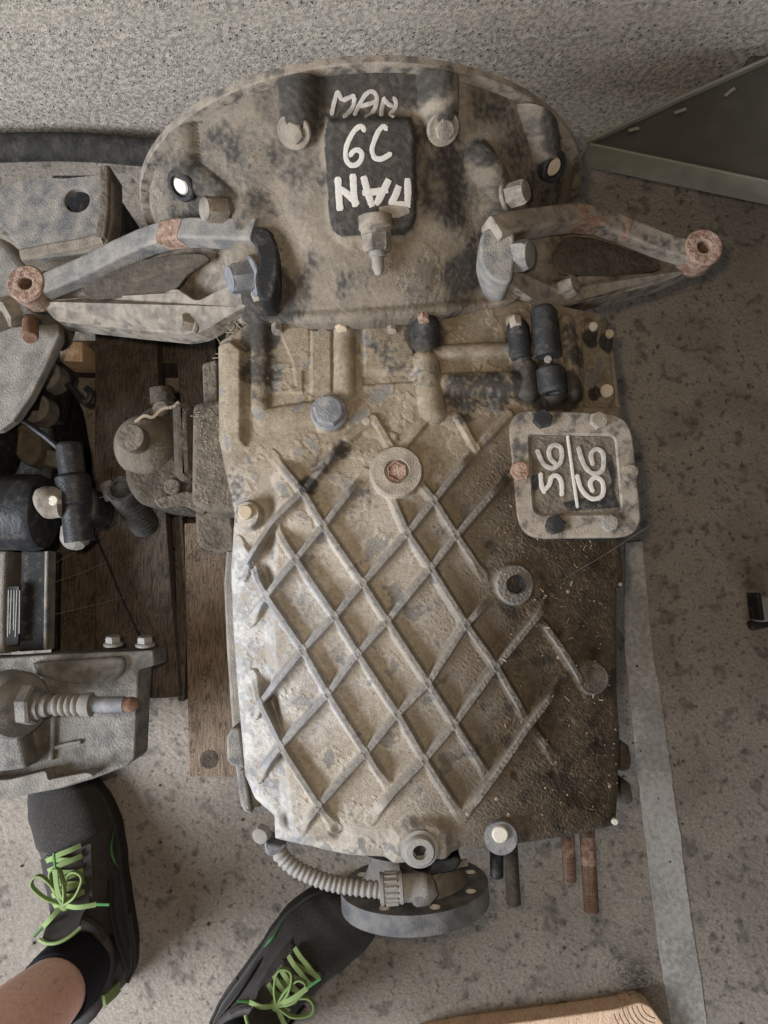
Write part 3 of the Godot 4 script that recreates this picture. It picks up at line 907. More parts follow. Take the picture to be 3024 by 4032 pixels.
func stroke(points: Array, width: float, m: Material, parent: Node, normal_of: Callable, called := "brush_stroke", rough := 0.0, seed_ := 1) -> void:
	# a stroke of paint with round ends, lying 0.6 mm thick on the surface
	var path := curve(points, 0.0022)
	var s := Shape.new()
	var rr := []
	var n := path.size()
	for k in n:
		var d: Vector3 = (path[mini(k + 1, n - 1)] - path[maxi(k - 1, 0)]).normalized()
		var up: Vector3 = normal_of.call(path[k])
		var side := d.cross(up).normalized()
		var w := width * 0.5 * (1.0 + 0.16 * noise_b.get_noise_2d(k * 9.0, seed_ * 77.0))
		var e := minf(k, n - 1 - k) * 0.0022 / (width * 0.5)
		if rough == 0.0 and e < 1.0: w *= sqrt(maxf(0.04, 1.0 - (1.0 - e) * (1.0 - e)))
		if rough > 0.0 and e < 1.4: w *= lerpf(0.75, 1.0, e / 1.4) * (1.0 + rough * noise_b.get_noise_2d(k * 60.0, seed_ * 31.0))
		var ring := []
		for q in [[-1.0, -0.0012], [-1.0, 0.0000], [-0.8, 0.0003], [0.0, 0.00035], [0.8, 0.0003], [1.0, 0.0000], [1.0, -0.0012]]:
			ring.append(path[k] + side * w * q[0] + up * q[1])
		rr.append(ring)
	s.rings(rr)
	s.fan(rr[0], true); s.fan(rr[-1])
	commit(called, s, m, parent, 50.0)


func bell_at(p: Vector2, extra := 0.0006) -> Vector3:
	look(p, bell_features)
	return on_bell(p, found_h + 0.0010 * noise_a.get_noise_2d(p.x * 100, p.y * 100) + extra)


func bell_normal(q: Vector3) -> Vector3:
	return bell_out(Vector2(atan2(q.x, q.y - AXIS_Y) * 0.22, q.z))


func upwards(_q: Vector3) -> Vector3:
	return Vector3.UP


func case_at(p: Vector2, extra := 0.0) -> Vector3:
	look(p, case_features)
	return on_case(p, found_h + extra)


func build_gearbox_parts(box: Node) -> void:
	var Z := Vector3(0, 0, 1)
	# rim of the bell housing: the flange that bolts to the engine
	commit("bell_flange", Shape.new().lathe(Vector3(0, AXIS_Y, 0), Z, [[0.205, -0.450], [0.2505, -0.450], [0.252, -0.4488], [0.252, -0.4425], [0.2508, -0.441], [0.244, -0.4405], [0.205, -0.442]], 128), M.dusty_metal, box)
	# lettering on the bell: two words sprayed, one brushed upside down
	var pen := func(points: Array, w: float, m: Material, called: String, rough: float, sd: int) -> void:
		stroke(points.map(func(p): return bell_at(p)), w, m, box, bell_normal, called, rough, sd)
	var i := 0
	for l in [[Vector2(-0.0218, -0.4128), Vector2(-0.0186, -0.4222), Vector2(-0.0146, -0.4301)], [Vector2(-0.0146, -0.4301), Vector2(-0.0121, -0.4226)], [Vector2(-0.0121, -0.4226), Vector2(-0.007, -0.4244), Vector2(-0.0008, -0.4259)], [Vector2(-0.0013, -0.4253), Vector2(-0.0042, -0.4172), Vector2(-0.012, -0.4092)],
			[Vector2(-0.0028, -0.4106), Vector2(0.0008, -0.4176), Vector2(0.0074, -0.4259), Vector2(0.0128, -0.428), Vector2(0.0164, -0.4248), Vector2(0.0154, -0.4178), Vector2(0.0113, -0.412), Vector2(0.0056, -0.4082)], [Vector2(0.0016, -0.4178), Vector2(0.009, -0.4192), Vector2(0.0171, -0.4213)], [Vector2(0.019, -0.4092), Vector2(0.0208, -0.4177), Vector2(0.0228, -0.4245)], [Vector2(0.0221, -0.4229), Vector2(0.0262, -0.4191), Vector2(0.0305, -0.4179)], [Vector2(0.0297, -0.4246), Vector2(0.0324, -0.4205), Vector2(0.0305, -0.4153), Vector2(0.0274, -0.4119), Vector2(0.0289, -0.408)],
			]:
		pen.call(l, 0.0037, M.chalk_paint, "painted_letter", 0.0, i)
		i += 1
	for l in [[Vector2(0.0049, -0.3966), Vector2(0.0028, -0.401), Vector2(-0.0021, -0.3996), Vector2(-0.0075, -0.3935), Vector2(-0.0115, -0.3863), Vector2(-0.0123, -0.3788), Vector2(-0.009, -0.374), Vector2(-0.0034, -0.374), Vector2(0.0007, -0.3779), Vector2(0.0011, -0.3824), Vector2(-0.0021, -0.3846), Vector2(-0.006, -0.3835), Vector2(-0.0093, -0.3796)], [Vector2(0.0232, -0.3976), Vector2(0.0204, -0.4009), Vector2(0.0163, -0.3979), Vector2(0.0119, -0.3899), Vector2(0.0099, -0.3838), Vector2(0.0121, -0.3782), Vector2(0.0181, -0.3774), Vector2(0.0266, -0.3816)]]:
		pen.call(l, 0.0043, M.white_paint, "painted_letter", 0.0, i)
		i += 1
	for l in [[Vector2(-0.0207, -0.3661), Vector2(-0.0214, -0.3541), Vector2(-0.0218, -0.3404)], [Vector2(-0.0205, -0.3576), Vector2(-0.0122, -0.3512), Vector2(-0.0048, -0.3435)], [Vector2(-0.0075, -0.3672), Vector2(-0.0078, -0.3545), Vector2(-0.0077, -0.3422)], [Vector2(0.0015, -0.365), Vector2(0.0042, -0.3538), Vector2(0.0079, -0.3415)], [Vector2(0.0237, -0.362), Vector2(0.0176, -0.352), Vector2(0.0112, -0.3428)], [Vector2(-0.0004, -0.3526), Vector2(0.0109, -0.3529), Vector2(0.0226, -0.3541)], [Vector2(0.0402, -0.3633), Vector2(0.0408, -0.353), Vector2(0.0405, -0.3428)], [Vector2(0.0326, -0.3574), Vector2(0.0289, -0.3491), Vector2(0.0241, -0.3426)], [Vector2(0.0241, -0.3419), Vector2(0.0325, -0.3427), Vector2(0.0428, -0.3433)]]:
		pen.call(l, 0.0060, M.white_paint, "painted_letter", 0.5, i)
		i += 1
	# a smear of dust over the last brushed letter
	commit("dust_smear", Shape.new().prism(rounded([bell_at(Vector2(0.0121, -0.3413), .0012), bell_at(Vector2(0.0251, -0.3433), .0012), bell_at(Vector2(0.0419, -0.3414), .0012), bell_at(Vector2(0.043, -0.3371), .0012), bell_at(Vector2(0.0296, -0.3324), .0012), bell_at(Vector2(0.0183, -0.3347), .0012)], .008), 0.002, 0.0008), M.dust_layer, box)
	# bolts that close the cast bosses at the rim
	for q in [[Vector2(-0.0526, -0.4041), .0150, "dusty_metal"], [Vector2(0.0703, -0.4029), .0150, "dusty_metal"]]:
		var at: Vector3 = on_bell(q[0], 0.0115)
		var ax := Vector3(sin(q[0].x / .22) * .8, .62 * cos(q[0].x / .22), .72).normalized()
		bolt("bell_bolt", at, ax, q[1] * .62, .006, M[q[2]], box, q[1])
	for q in [[Vector2(-0.1827, -0.4049), "bright_pin", .0082], [Vector2(0.2043, -0.4111), "tan_pin", .0088]]:
		var at: Vector3 = on_bell(q[0], 0.0085)
		var ax := Vector3(sin(q[0].x / .22) * .62, cos(q[0].x / .22) * .75, .62).normalized()
		var collar := commit("bell_bolt", Shape.new().lathe(at, ax, [[.0155, -.004], [.0155, .004], [.0140, .0058], [.0105, .0058], [.0102, .003], [.0, .003]], 24), M.worn_black, box)
		pin("pin", at, ax, q[2], .0052, M[q[1]], collar)
	bolt("bell_bolt", bell_at(Vector2(-0.1407, -0.3663), .0), Vector3(-.75, .55, .2), .0125, .020, M.dusty_metal, box)
	bolt("bell_bolt", bell_at(Vector2(0.146, -0.3644), .0), Vector3(.75, .60, .1), .0112, .020, M.dusty_metal, box, .013)
	# the switch screwed into the back of the raised pad
	var sw := commit("reversing_switch", Shape.new().lathe(Vector3(0.0095, 0.463, -0.3251), Vector3(0.01, -.22, 1), [[.0155, -.006], [.0155, .004], [.0135, .006], [.0135, .010]], 24), M.dusty_metal, box)
	var tip: Vector3 = Vector3(0.0095, 0.463, -0.3251)
	var ax1 := Vector3(0.0, -.22, 1).normalized()
	commit("hexagon", Shape.new().lathe(tip + ax1 * .010, ax1, [[.0128, 0], [.0128, .012], [.011, .014]], 6, .2), M.dusty_metal, sw, 20)
	commit("terminal", Shape.new().lathe(tip + ax1 * .024, ax1, [[.0075, 0], [.0075, .004], [.0055, .005], [.0055, .014], [.0035, .020], [.0012, .021]], 16), M.dusty_grey, sw)
	build_brackets(box)
	commit("selector_cover", Shape.new().lathe(Vector3(0.1666, 0.402, -0.2607), Vector3(.02, -.01, 1), [[.0095, -.002], [.0122, .002], [.0124, .044], [.0118, .047], [.0, .0475]], 32), M.worn_black, box)
	for q in [[Vector3(0.0514, 0.409, -0.2553), .0128, .026], [Vector3(0.1418, 0.397, -0.2485), .0105, .034], [Vector3(0.1704, 0.394, -0.2035), .0135, .024]]:
		commit("machined_plug", Shape.new().lathe(q[0], Vector3(.02, -.02, 1), [[q[1] * .8, -.002], [q[1], .001], [q[1], q[2] - .003], [q[1] * .86, q[2]], [q[1] * .5, q[2] + .0002], [q[1] * .48, q[2] - .002], [0.0, q[2] - .002]], 32), M.worn_black, box)
	for q in [[Vector3(-0.028, 0.414, -0.2557), .0062, "tan_pin"], [Vector3(0.0495, 0.42, -0.2565), .0058, "rust"], [Vector3(0.1389, 0.402, -0.2523), .0064, "dust_layer"], [Vector3(0.0197, 0.41, -0.2523), .0050, "dusty_metal"], [Vector3(-0.0893, 0.405, -0.26), .0060, "dusty_metal"]]:
		bolt("joint_bolt", q[0], Vector3(0, .35, 1), q[1], .009, M[q[2]], box)
	pin("core_plug", case_at(Vector2(-0.0464, -0.2475), -.001), Vector3.UP, .0060, .0012, M.dust_layer, box)
	pin("core_plug", case_at(Vector2(-0.0101, -0.1599), -.001), Vector3.UP, .0040, .0015, M.dust_layer, box)
	bolt("small_bolt", Vector3(0.1638, 0.4145, -0.2064), Vector3.UP, .0038, .002, M.dusty_grey, box)
	# plugs, pins and bolts on the gear case
	var plug: Vector3 = on_case(Vector2(0.0151, -0.1094), .0075)
	var pl := commit("filler_plug", Shape.new().lathe(plug, Vector3.UP, [[.0238, -.001], [.0238, .0025], [.0225, .0042], [.0118, .0048], [.0112, .0042], [.0110, .001], [.0, .001]], 48), M.dust_layer, box)
	commit("hexagon_socket", Shape.new().lathe(plug, Vector3.UP, [[.0098, 0.0], [.0098, .0032], [.0090, .0038], [.0086, .0036], [.0082, .0018], [.0, .0018]], 6, .5), M.rust, pl, 20)
	bolt("hexagon_plug", case_at(Vector2(-0.0446, -0.1697), -.001), Vector3(.02, 1, -.02), .0148, .011, M.blue_grey, box, .0175, .25)
	var p1: Vector3 = on_case(Vector2(-0.1273, -0.0813), .0095)
	pin("dowel_pin", p1, Vector3.UP, .0068, .0035, M.tan_pin, box)
	pin("dowel_pin", on_case(Vector2(0.2405, -0.1919), .0095), Vector3.UP, .0070, .0035, M.tan_pin, box)
	pin("dowel_pin", on_case(Vector2(0.2317, -0.2602), .0085), Vector3.UP, .0046, .002, M.bright_pin, box)
	pin("dowel_pin", on_case(Vector2(0.2529, -0.2564), .0085), Vector3.UP, .0046, .002, M.tan_pin, box)
	commit("threaded_hole", Shape.new().lathe(on_case(Vector2(0.1185, 0.0015), .0088), Vector3.UP, [[.0090, -.010], [.0092, .0006], [.0080, .0010], [.0075, 0.0], [.0073, -.008], [0.0, -.008]], 32), M.deep_black, box)
	commit("sealing_cap", Shape.new().lathe(on_case(Vector2(0.191, 0.0955), .0066), Vector3.UP, [[.0150, -.002], [.0150, .0012], [.0135, .0020], [.0128, .0010], [.004, .0010], [.0, .0002]], 40), M.grime, box)
	var ep: Vector3 = on_case(Vector2(0.0124, 0.2252), .0095)
	var end_plug := commit("end_plug", Shape.new().lathe(ep, Vector3(0.02, .95, .1), [[.0165, -.004], [.0165, .0005], [.0135, .001], [.0130, .0055], [.0118, .0068], [.0064, .0070], [.0062, .0015], [.0, .0015]], 40), M.steel, box)
	commit("socket", Shape.new().lathe(ep, Vector3(0.02, .95, .1), [[.0060, .0012], [.0056, .0018], [.0, .0019]], 6), M.deep_black, end_plug, 20)
	var ed := commit("end_dowel", Shape.new().lathe(Vector3(0.086, 0.391, 0.2243), Vector3.UP, [[.0150, -.030], [.0150, .012], [.0140, .0135], [.0075, .0135]], 36), M.blue_grey, box)
	pin("dowel_pin", Vector3(0.0848, 0.403, 0.22), Vector3.UP, .0072, .0055, M.bright_pin, ed)
	bolt("case_bolt", case_at(Vector2(-0.1264, 0.208), -.004), Vector3(-.3, 1, .2), .0085, .008, M.dusty_grey, box)
	pin("dowel_pin", on_case(Vector2(0.2011, 0.2316), .001), Vector3.UP, .003, .003, M.bright_pin, box)
	build_cover(box)
	build_valve(box)
	build_tail(box)
	# the joint flange under the left edge and its ears
	var fl := [Vector3(-0.17, 0.3, -0.0542), Vector3(-0.1744, 0.3, -0.0198), Vector3(-0.1742, 0.3, 0.0485), Vector3(-0.1727, 0.3, 0.1062), Vector3(-0.1704, 0.3, 0.1676), Vector3(-0.1661, 0.3, 0.2119), Vector3(-0.147, 0.3, 0.2132), Vector3(-0.1348, 0.3, -0.0519)]
	commit("case_flange", Shape.new().prism(fl, .03, .003), M.pale_plate, box)
	for q in [[Vector3(-0.1694, 0.34, 0.1339), Vector3(-0.164, 0.34, 0.124), Vector3(-0.1544, 0.34, 0.1246), Vector3(-0.1515, 0.34, 0.164), Vector3(-0.1655, 0.34, 0.1608), Vector3(-0.1694, 0.34, 0.1561)], [Vector3(-0.1662, 0.31, 0.1738), Vector3(-0.1576, 0.31, 0.1707), Vector3(-0.1525, 0.31, 0.2167), Vector3(-0.1622, 0.31, 0.2125), Vector3(-0.1661, 0.31, 0.1931)]]:
		commit("flange_ear", Shape.new().prism(rounded(q, .004), .035, .003), M.dusty_grey, box)
	for q in [[Vector3(0.2295, 0.3, 0.1702), Vector3(0.2402, 0.3, 0.1746), Vector3(0.2425, 0.3, 0.1898), Vector3(0.2394, 0.3, 0.2012), Vector3(0.2263, 0.3, 0.2018)], [Vector3(0.2337, 0.28, 0.2176), Vector3(0.2445, 0.28, 0.2183), Vector3(0.2462, 0.28, 0.2398), Vector3(0.2336, 0.28, 0.2423)]]:
		commit("flange_ear", Shape.new().prism(rounded(q, .006), .04, .003), M.grime, box)
	commit("flange_ear", Shape.new().prism(rounded([Vector3(-0.1383, 0.33, 0.2359), Vector3(-0.1194, 0.33, 0.2437), Vector3(-0.1219, 0.33, 0.2567), Vector3(-0.138, 0.33, 0.2495)], .004), .03, .003), M.blue_grey, box)
	# studs of the rear mounting, sticking out under the end wall
	for q in [[Vector3(0.1073, 0.19, 0.3217), Vector3(0.1058, 0.19, 0.3402), .0085, "deep_black", 0], [Vector3(0.1288, 0.16, 0.323), Vector3(0.1275, 0.16, 0.3843), .0092, "grime", 0], [Vector3(0.1975, 0.17, 0.3027), Vector3(0.195, 0.17, 0.3588), .0082, "rust", 1], [Vector3(0.2213, 0.17, 0.2936), Vector3(0.2176, 0.17, 0.395), .0092, "rust", 1]]:
		var a: Vector3 = q[0]
		var b: Vector3 = q[1]
		var d := (b - a).normalized()
		var prof := [[q[2], -0.10]]
		var n := a.distance_to(b)
		if q[4] == 1:
			var k := n * .45
			prof.append([q[2], k])
			while k < n - .003:
				prof.append([q[2] * .99, k]); prof.append([q[2] * .86, k + .0009])
				k += .0018
		prof.append([q[2] * .95, n - .002]); prof.append([q[2] * .7, n])
		commit("stud", Shape.new().lathe(a, d, prof, 16), M[q[3]], box, 25)


func build_brackets(box: Node) -> void:
	for side in 2:
		var y := 0.325
		var arm: Array
		var eye: Vector3
		var web: Array
		var low: Array
		var pad: Array
		if side == 0:
			eye = Vector3(-0.3634, 0.325, -0.3505)
			arm = [Vector3(-0.3494, 0.325, -0.3496), Vector3(-0.3201, 0.33, -0.3569), Vector3(-0.2918, 0.338, -0.3628), Vector3(-0.2577, 0.35, -0.3703), Vector3(-0.2232, 0.366, -0.3732), Vector3(-0.1929, 0.385, -0.3693), Vector3(-0.1665, 0.402, -0.3602), Vector3(-0.1353, 0.422, -0.3468), Vector3(-0.0976, 0.44, -0.334)]
			web = [Vector3(-0.3704, 0.298, -0.345), Vector3(-0.3101, 0.305, -0.373), Vector3(-0.2082, 0.352, -0.3753), Vector3(-0.1107, 0.412, -0.349), Vector3(-0.0892, 0.422, -0.3184), Vector3(-0.0979, 0.416, -0.285), Vector3(-0.1711, 0.36, -0.2761), Vector3(-0.194, 0.345, -0.2802), Vector3(-0.257, 0.315, -0.3006), Vector3(-0.3491, 0.3, -0.3229)]
			low = [Vector3(-0.3617, 0.312, -0.3423), Vector3(-0.298, 0.324, -0.3373), Vector3(-0.2401, 0.348, -0.3263), Vector3(-0.189, 0.384, -0.3133), Vector3(-0.1701, 0.388, -0.2969), Vector3(-0.1152, 0.422, -0.3036), Vector3(-0.0915, 0.436, -0.2957), Vector3(-0.0941, 0.43, -0.2806), Vector3(-0.1284, 0.406, -0.2765), Vector3(-0.1668, 0.378, -0.2701), Vector3(-0.1896, 0.362, -0.2736), Vector3(-0.2513, 0.332, -0.2938), Vector3(-0.3438, 0.312, -0.3174)]
			pad = [Vector3(-0.1043, 0.449, -0.3382), Vector3(-0.0858, 0.449, -0.3361), Vector3(-0.0794, 0.449, -0.3136), Vector3(-0.0817, 0.449, -0.283), Vector3(-0.0884, 0.449, -0.266), Vector3(-0.0992, 0.449, -0.2667), Vector3(-0.1032, 0.449, -0.2888), Vector3(-0.0965, 0.449, -0.3059), Vector3(-0.1028, 0.449, -0.3248)]
		else:
			eye = Vector3(0.3619, 0.325, -0.3438)
			arm = [Vector3(0.3476, 0.325, -0.3431), Vector3(0.3211, 0.328, -0.3518), Vector3(0.2979, 0.332, -0.3608), Vector3(0.2679, 0.342, -0.369), Vector3(0.2447, 0.354, -0.3719), Vector3(0.2157, 0.37, -0.3681), Vector3(0.1856, 0.392, -0.3551), Vector3(0.1579, 0.41, -0.3439), Vector3(0.131, 0.43, -0.3312), Vector3(0.1173, 0.436, -0.3244)]
			web = [Vector3(0.3679, 0.297, -0.3353), Vector3(0.3173, 0.3, -0.3618), Vector3(0.2435, 0.325, -0.3754), Vector3(0.1409, 0.402, -0.3392), Vector3(0.1177, 0.418, -0.3069), Vector3(0.1239, 0.412, -0.2908), Vector3(0.1653, 0.37, -0.2836), Vector3(0.1987, 0.34, -0.2859), Vector3(0.2671, 0.31, -0.3097), Vector3(0.3288, 0.3, -0.3229)]
			low = [Vector3(0.362, 0.31, -0.3323), Vector3(0.324, 0.314, -0.3287), Vector3(0.2661, 0.332, -0.32), Vector3(0.2166, 0.356, -0.3122), Vector3(0.1981, 0.36, -0.2956), Vector3(0.146, 0.405, -0.2996), Vector3(0.1246, 0.42, -0.2871), Vector3(0.1618, 0.385, -0.2785), Vector3(0.1948, 0.354, -0.2804), Vector3(0.2612, 0.326, -0.3011), Vector3(0.3227, 0.314, -0.317)]
			pad = [Vector3(0.1078, 0.437, -0.3263), Vector3(0.1255, 0.437, -0.3315), Vector3(0.1388, 0.437, -0.3261), Vector3(0.1372, 0.437, -0.2965), Vector3(0.1308, 0.437, -0.2723), Vector3(0.1125, 0.437, -0.2775), Vector3(0.103, 0.437, -0.2987)]
		var br := commit("mounting_bracket", Shape.new().bar(arm, .0225, .022, Vector3.UP, .16), M.dusty_grey if side == 0 else M.dusty_metal, box)
		commit("eye", Shape.new().lathe(eye, Vector3.UP, [[.0070, -.020], [.0195, -.020], [.0205, -.017], [.0205, .011], [.0185, .0135], [.0085, .0135], [.0070, .012], [.0070, -.020]], 40), M.rust, br)
		commit("lower_flange", Shape.new().prism(rounded(low, .006), .03, .005), M.dusty_metal, br)
		commit("web", Shape.new().prism(rounded(web, .01), .012, .002), M.dusty_metal if side else M.dusty_metal, br)
		commit("foot", Shape.new().prism(rounded(pad, .008), .05, .003), M.worn_black if side == 0 else M.dusty_grey, br)
		# a thin dark sheet lies in the hollow between arm and lower flange
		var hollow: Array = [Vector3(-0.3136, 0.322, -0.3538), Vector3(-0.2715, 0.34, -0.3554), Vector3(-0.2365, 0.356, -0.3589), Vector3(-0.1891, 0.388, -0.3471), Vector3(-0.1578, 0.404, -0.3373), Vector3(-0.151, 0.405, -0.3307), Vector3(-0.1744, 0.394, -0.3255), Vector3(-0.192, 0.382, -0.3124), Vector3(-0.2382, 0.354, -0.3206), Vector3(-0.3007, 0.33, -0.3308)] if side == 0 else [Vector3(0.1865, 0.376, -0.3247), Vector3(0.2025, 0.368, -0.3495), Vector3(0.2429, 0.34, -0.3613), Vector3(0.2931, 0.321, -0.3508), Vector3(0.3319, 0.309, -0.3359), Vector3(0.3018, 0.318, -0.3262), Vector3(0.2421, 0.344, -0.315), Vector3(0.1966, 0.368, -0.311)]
		commit("dark_hollow", Shape.new().prism(rounded(hollow, .02), .004, .001), M.grime, br)
		# patches where the paint has gone and the arm rusts
		var bare := [[Vector3(-0.2001, 0.381, -0.3702), Vector3(-0.1853, 0.391, -0.3661), Vector3(-0.175, 0.397, -0.3629)]] if side == 0 else [[Vector3(0.1906, 0.3875, -0.3577), Vector3(0.2157, 0.37, -0.368), Vector3(0.2436, 0.3545, -0.3718)], [Vector3(0.2722, 0.3405, -0.368), Vector3(0.2786, 0.3388, -0.3661)]]
		for q in bare:
			commit("rust_patch", Shape.new().bar(q, .0229, .0223, Vector3.UP, .16), M.rust, br)
		if side == 0:
			bolt("bracket_bolt", Vector3(-0.1074, 0.43, -0.299), Vector3(-.9, .38, .25), .0145, .022, M.blue_grey, br, .0185)
			bolt("bracket_bolt", Vector3(-0.1782, 0.372, -0.2798), Vector3(-.75, .6, .0), .0085, .014, M.dusty_metal, br, .010)
		else:
			bolt("bracket_bolt", Vector3(0.1315, 0.42, -0.3069), Vector3(.82, .52, .2), .0150, .024, M.dusty_grey, br, .0190)
			bolt("bracket_bolt", Vector3(0.1969, 0.352, -0.2982), Vector3(.7, .65, -.05), .0115, .020, M.dusty_metal, br, .0125)


func build_cover(box: Node) -> void:
	# the square cover plate with its rolled edge; 56 over 66 is brushed on it, read from the right
	var outer := rounded([Vector3(0.1257, 0.388, -0.168), Vector3(0.246, 0.388, -0.156), Vector3(0.2464, 0.388, -0.0354), Vector3(0.127, 0.388, -0.0414)], .026, 8)
	var s := Shape.new()
	var low := outer.map(func(p): return p - Vector3(0, .05, 0))
	var n := outer.size()
	var mid := Vector3.ZERO
	for p in outer:
		mid += p
	mid /= n
	var inner := rounded([Vector3(0.1463, 0.3862, -0.1418), Vector3(0.2282, 0.3862, -0.1346), Vector3(0.2274, 0.3862, -0.0604), Vector3(0.1454, 0.3862, -0.0649)], .007, 8)
	var lip := rounded([Vector3(0.1436, 0.3895, -0.144), Vector3(0.2296, 0.3895, -0.1366), Vector3(0.2287, 0.3895, -0.0573), Vector3(0.1422, 0.3895, -0.0621)], .010, 8)
	var rr := [outer.map(func(p): return p - Vector3(0, .008, 0)), outer.map(func(p): return p - Vector3(0, .002, 0)), Shape.inset(outer, .0008), Shape.inset(outer, .0025).map(func(p): return p + Vector3(0, .0008, 0)), Shape.inset(outer, .007).map(func(p): return p + Vector3(0, .0006, 0)), lip, inner]
	# inset() works inwards only for one winding: check by size
	for k in [2, 3, 4]:
		for i in n:
			if rr[k][i].distance_to(mid) > outer[i].distance_to(mid):
				rr[k][i] = outer[i].lerp(mid, .0008 * k * 14) + Vector3(0, rr[k][i].y - outer[i].y, 0)
	s.rings(rr)
	s.cap(rr[0])
	var plate := commit("cover_plate", s, M.dusty_metal, box, 45)
	commit("gasket", Shape.new().prism(outer.map(func(p): return p - Vector3(0, .0085, 0)), .03, .001), M.worn_black, box)
	commit("cover_panel", Shape.new().prism(inner, .003, .0005), M.brown_dirt, plate)
	for q in [[Vector3(0.1439, 0.3872, -0.1004), Vector3(0.1503, 0.3872, -0.1026), Vector3(0.1517, 0.3872, -0.0931), Vector3(0.148, 0.3872, -0.0866), Vector3(0.1436, 0.3872, -0.0877)], [Vector3(0.2167, 0.3872, -0.1174), Vector3(0.2225, 0.3872, -0.117), Vector3(0.2259, 0.3872, -0.0977), Vector3(0.2217, 0.3872, -0.0818), Vector3(0.2262, 0.3872, -0.0653), Vector3(0.1772, 0.3872, -0.0649), Vector3(0.1727, 0.3872, -0.0733), Vector3(0.1935, 0.3872, -0.0764), Vector3(0.2081, 0.3872, -0.071), Vector3(0.2217, 0.3872, -0.0908), Vector3(0.2186, 0.3872, -0.1045)]]:
		commit("bare_paint", Shape.new().prism(rounded(q, .001, 2), .0015, .0003), M.worn_black, plate)
	for q in [[Vector3(0.1593, 0.388, -0.1552), .0098, "worn_black"], [Vector3(0.213, 0.388, -0.1503), .0088, "dust_layer"], [Vector3(0.133, 0.388, -0.1059), .0100, "rust"], [Vector3(0.2378, 0.388, -0.0977), .0086, "dusty_metal"], [Vector3(0.1621, 0.388, -0.0525), .0096, "worn_black"], [Vector3(0.2138, 0.388, -0.0504), .0086, "dusty_grey"]]:
		bolt("cover_bolt", q[0], Vector3(0.0, 1, 0.0), q[1], .007, M[q[2]], plate, 0.0, q[1] * 90)
	var k := 50
	for l in [[Vector3(0.1523, 0.3878, -0.1269), Vector3(0.1569, 0.3878, -0.113), Vector3(0.1654, 0.3878, -0.1074), Vector3(0.1745, 0.3878, -0.1136), Vector3(0.1756, 0.3878, -0.1263), Vector3(0.1692, 0.3878, -0.1299), Vector3(0.1639, 0.3878, -0.1252), Vector3(0.1645, 0.3878, -0.117), Vector3(0.1701, 0.3878, -0.1103)], [Vector3(0.1539, 0.3878, -0.1041), Vector3(0.1537, 0.3878, -0.0915), Vector3(0.1565, 0.3878, -0.0832)], [Vector3(0.154, 0.3878, -0.0852), Vector3(0.1608, 0.3878, -0.091), Vector3(0.1642, 0.3878, -0.0989), Vector3(0.1696, 0.3878, -0.0995), Vector3(0.173, 0.3878, -0.0929), Vector3(0.1722, 0.3878, -0.0795)],
			[Vector3(0.1831, 0.3878, -0.1386), Vector3(0.1839, 0.3878, -0.1185), Vector3(0.185, 0.3878, -0.0922), Vector3(0.1862, 0.3878, -0.067)], [Vector3(0.1923, 0.3878, -0.127), Vector3(0.1964, 0.3878, -0.1086), Vector3(0.2045, 0.3878, -0.0995), Vector3(0.2137, 0.3878, -0.1029), Vector3(0.2157, 0.3878, -0.1182), Vector3(0.2095, 0.3878, -0.1232), Vector3(0.204, 0.3878, -0.1181), Vector3(0.2052, 0.3878, -0.1071)], [Vector3(0.1884, 0.3878, -0.1001), Vector3(0.1915, 0.3878, -0.0854), Vector3(0.2003, 0.3878, -0.0754), Vector3(0.2108, 0.3878, -0.0779), Vector3(0.2125, 0.3878, -0.0904), Vector3(0.2063, 0.3878, -0.0957), Vector3(0.2005, 0.3878, -0.0907), Vector3(0.2027, 0.3878, -0.0811)]]:
		stroke(l, .0044 if k != 53 else .0030, M.white_paint if k in [51, 52, 53, 55] else M.chalk_paint, plate, upwards, "painted_number", 0.0, k)
		k += 1


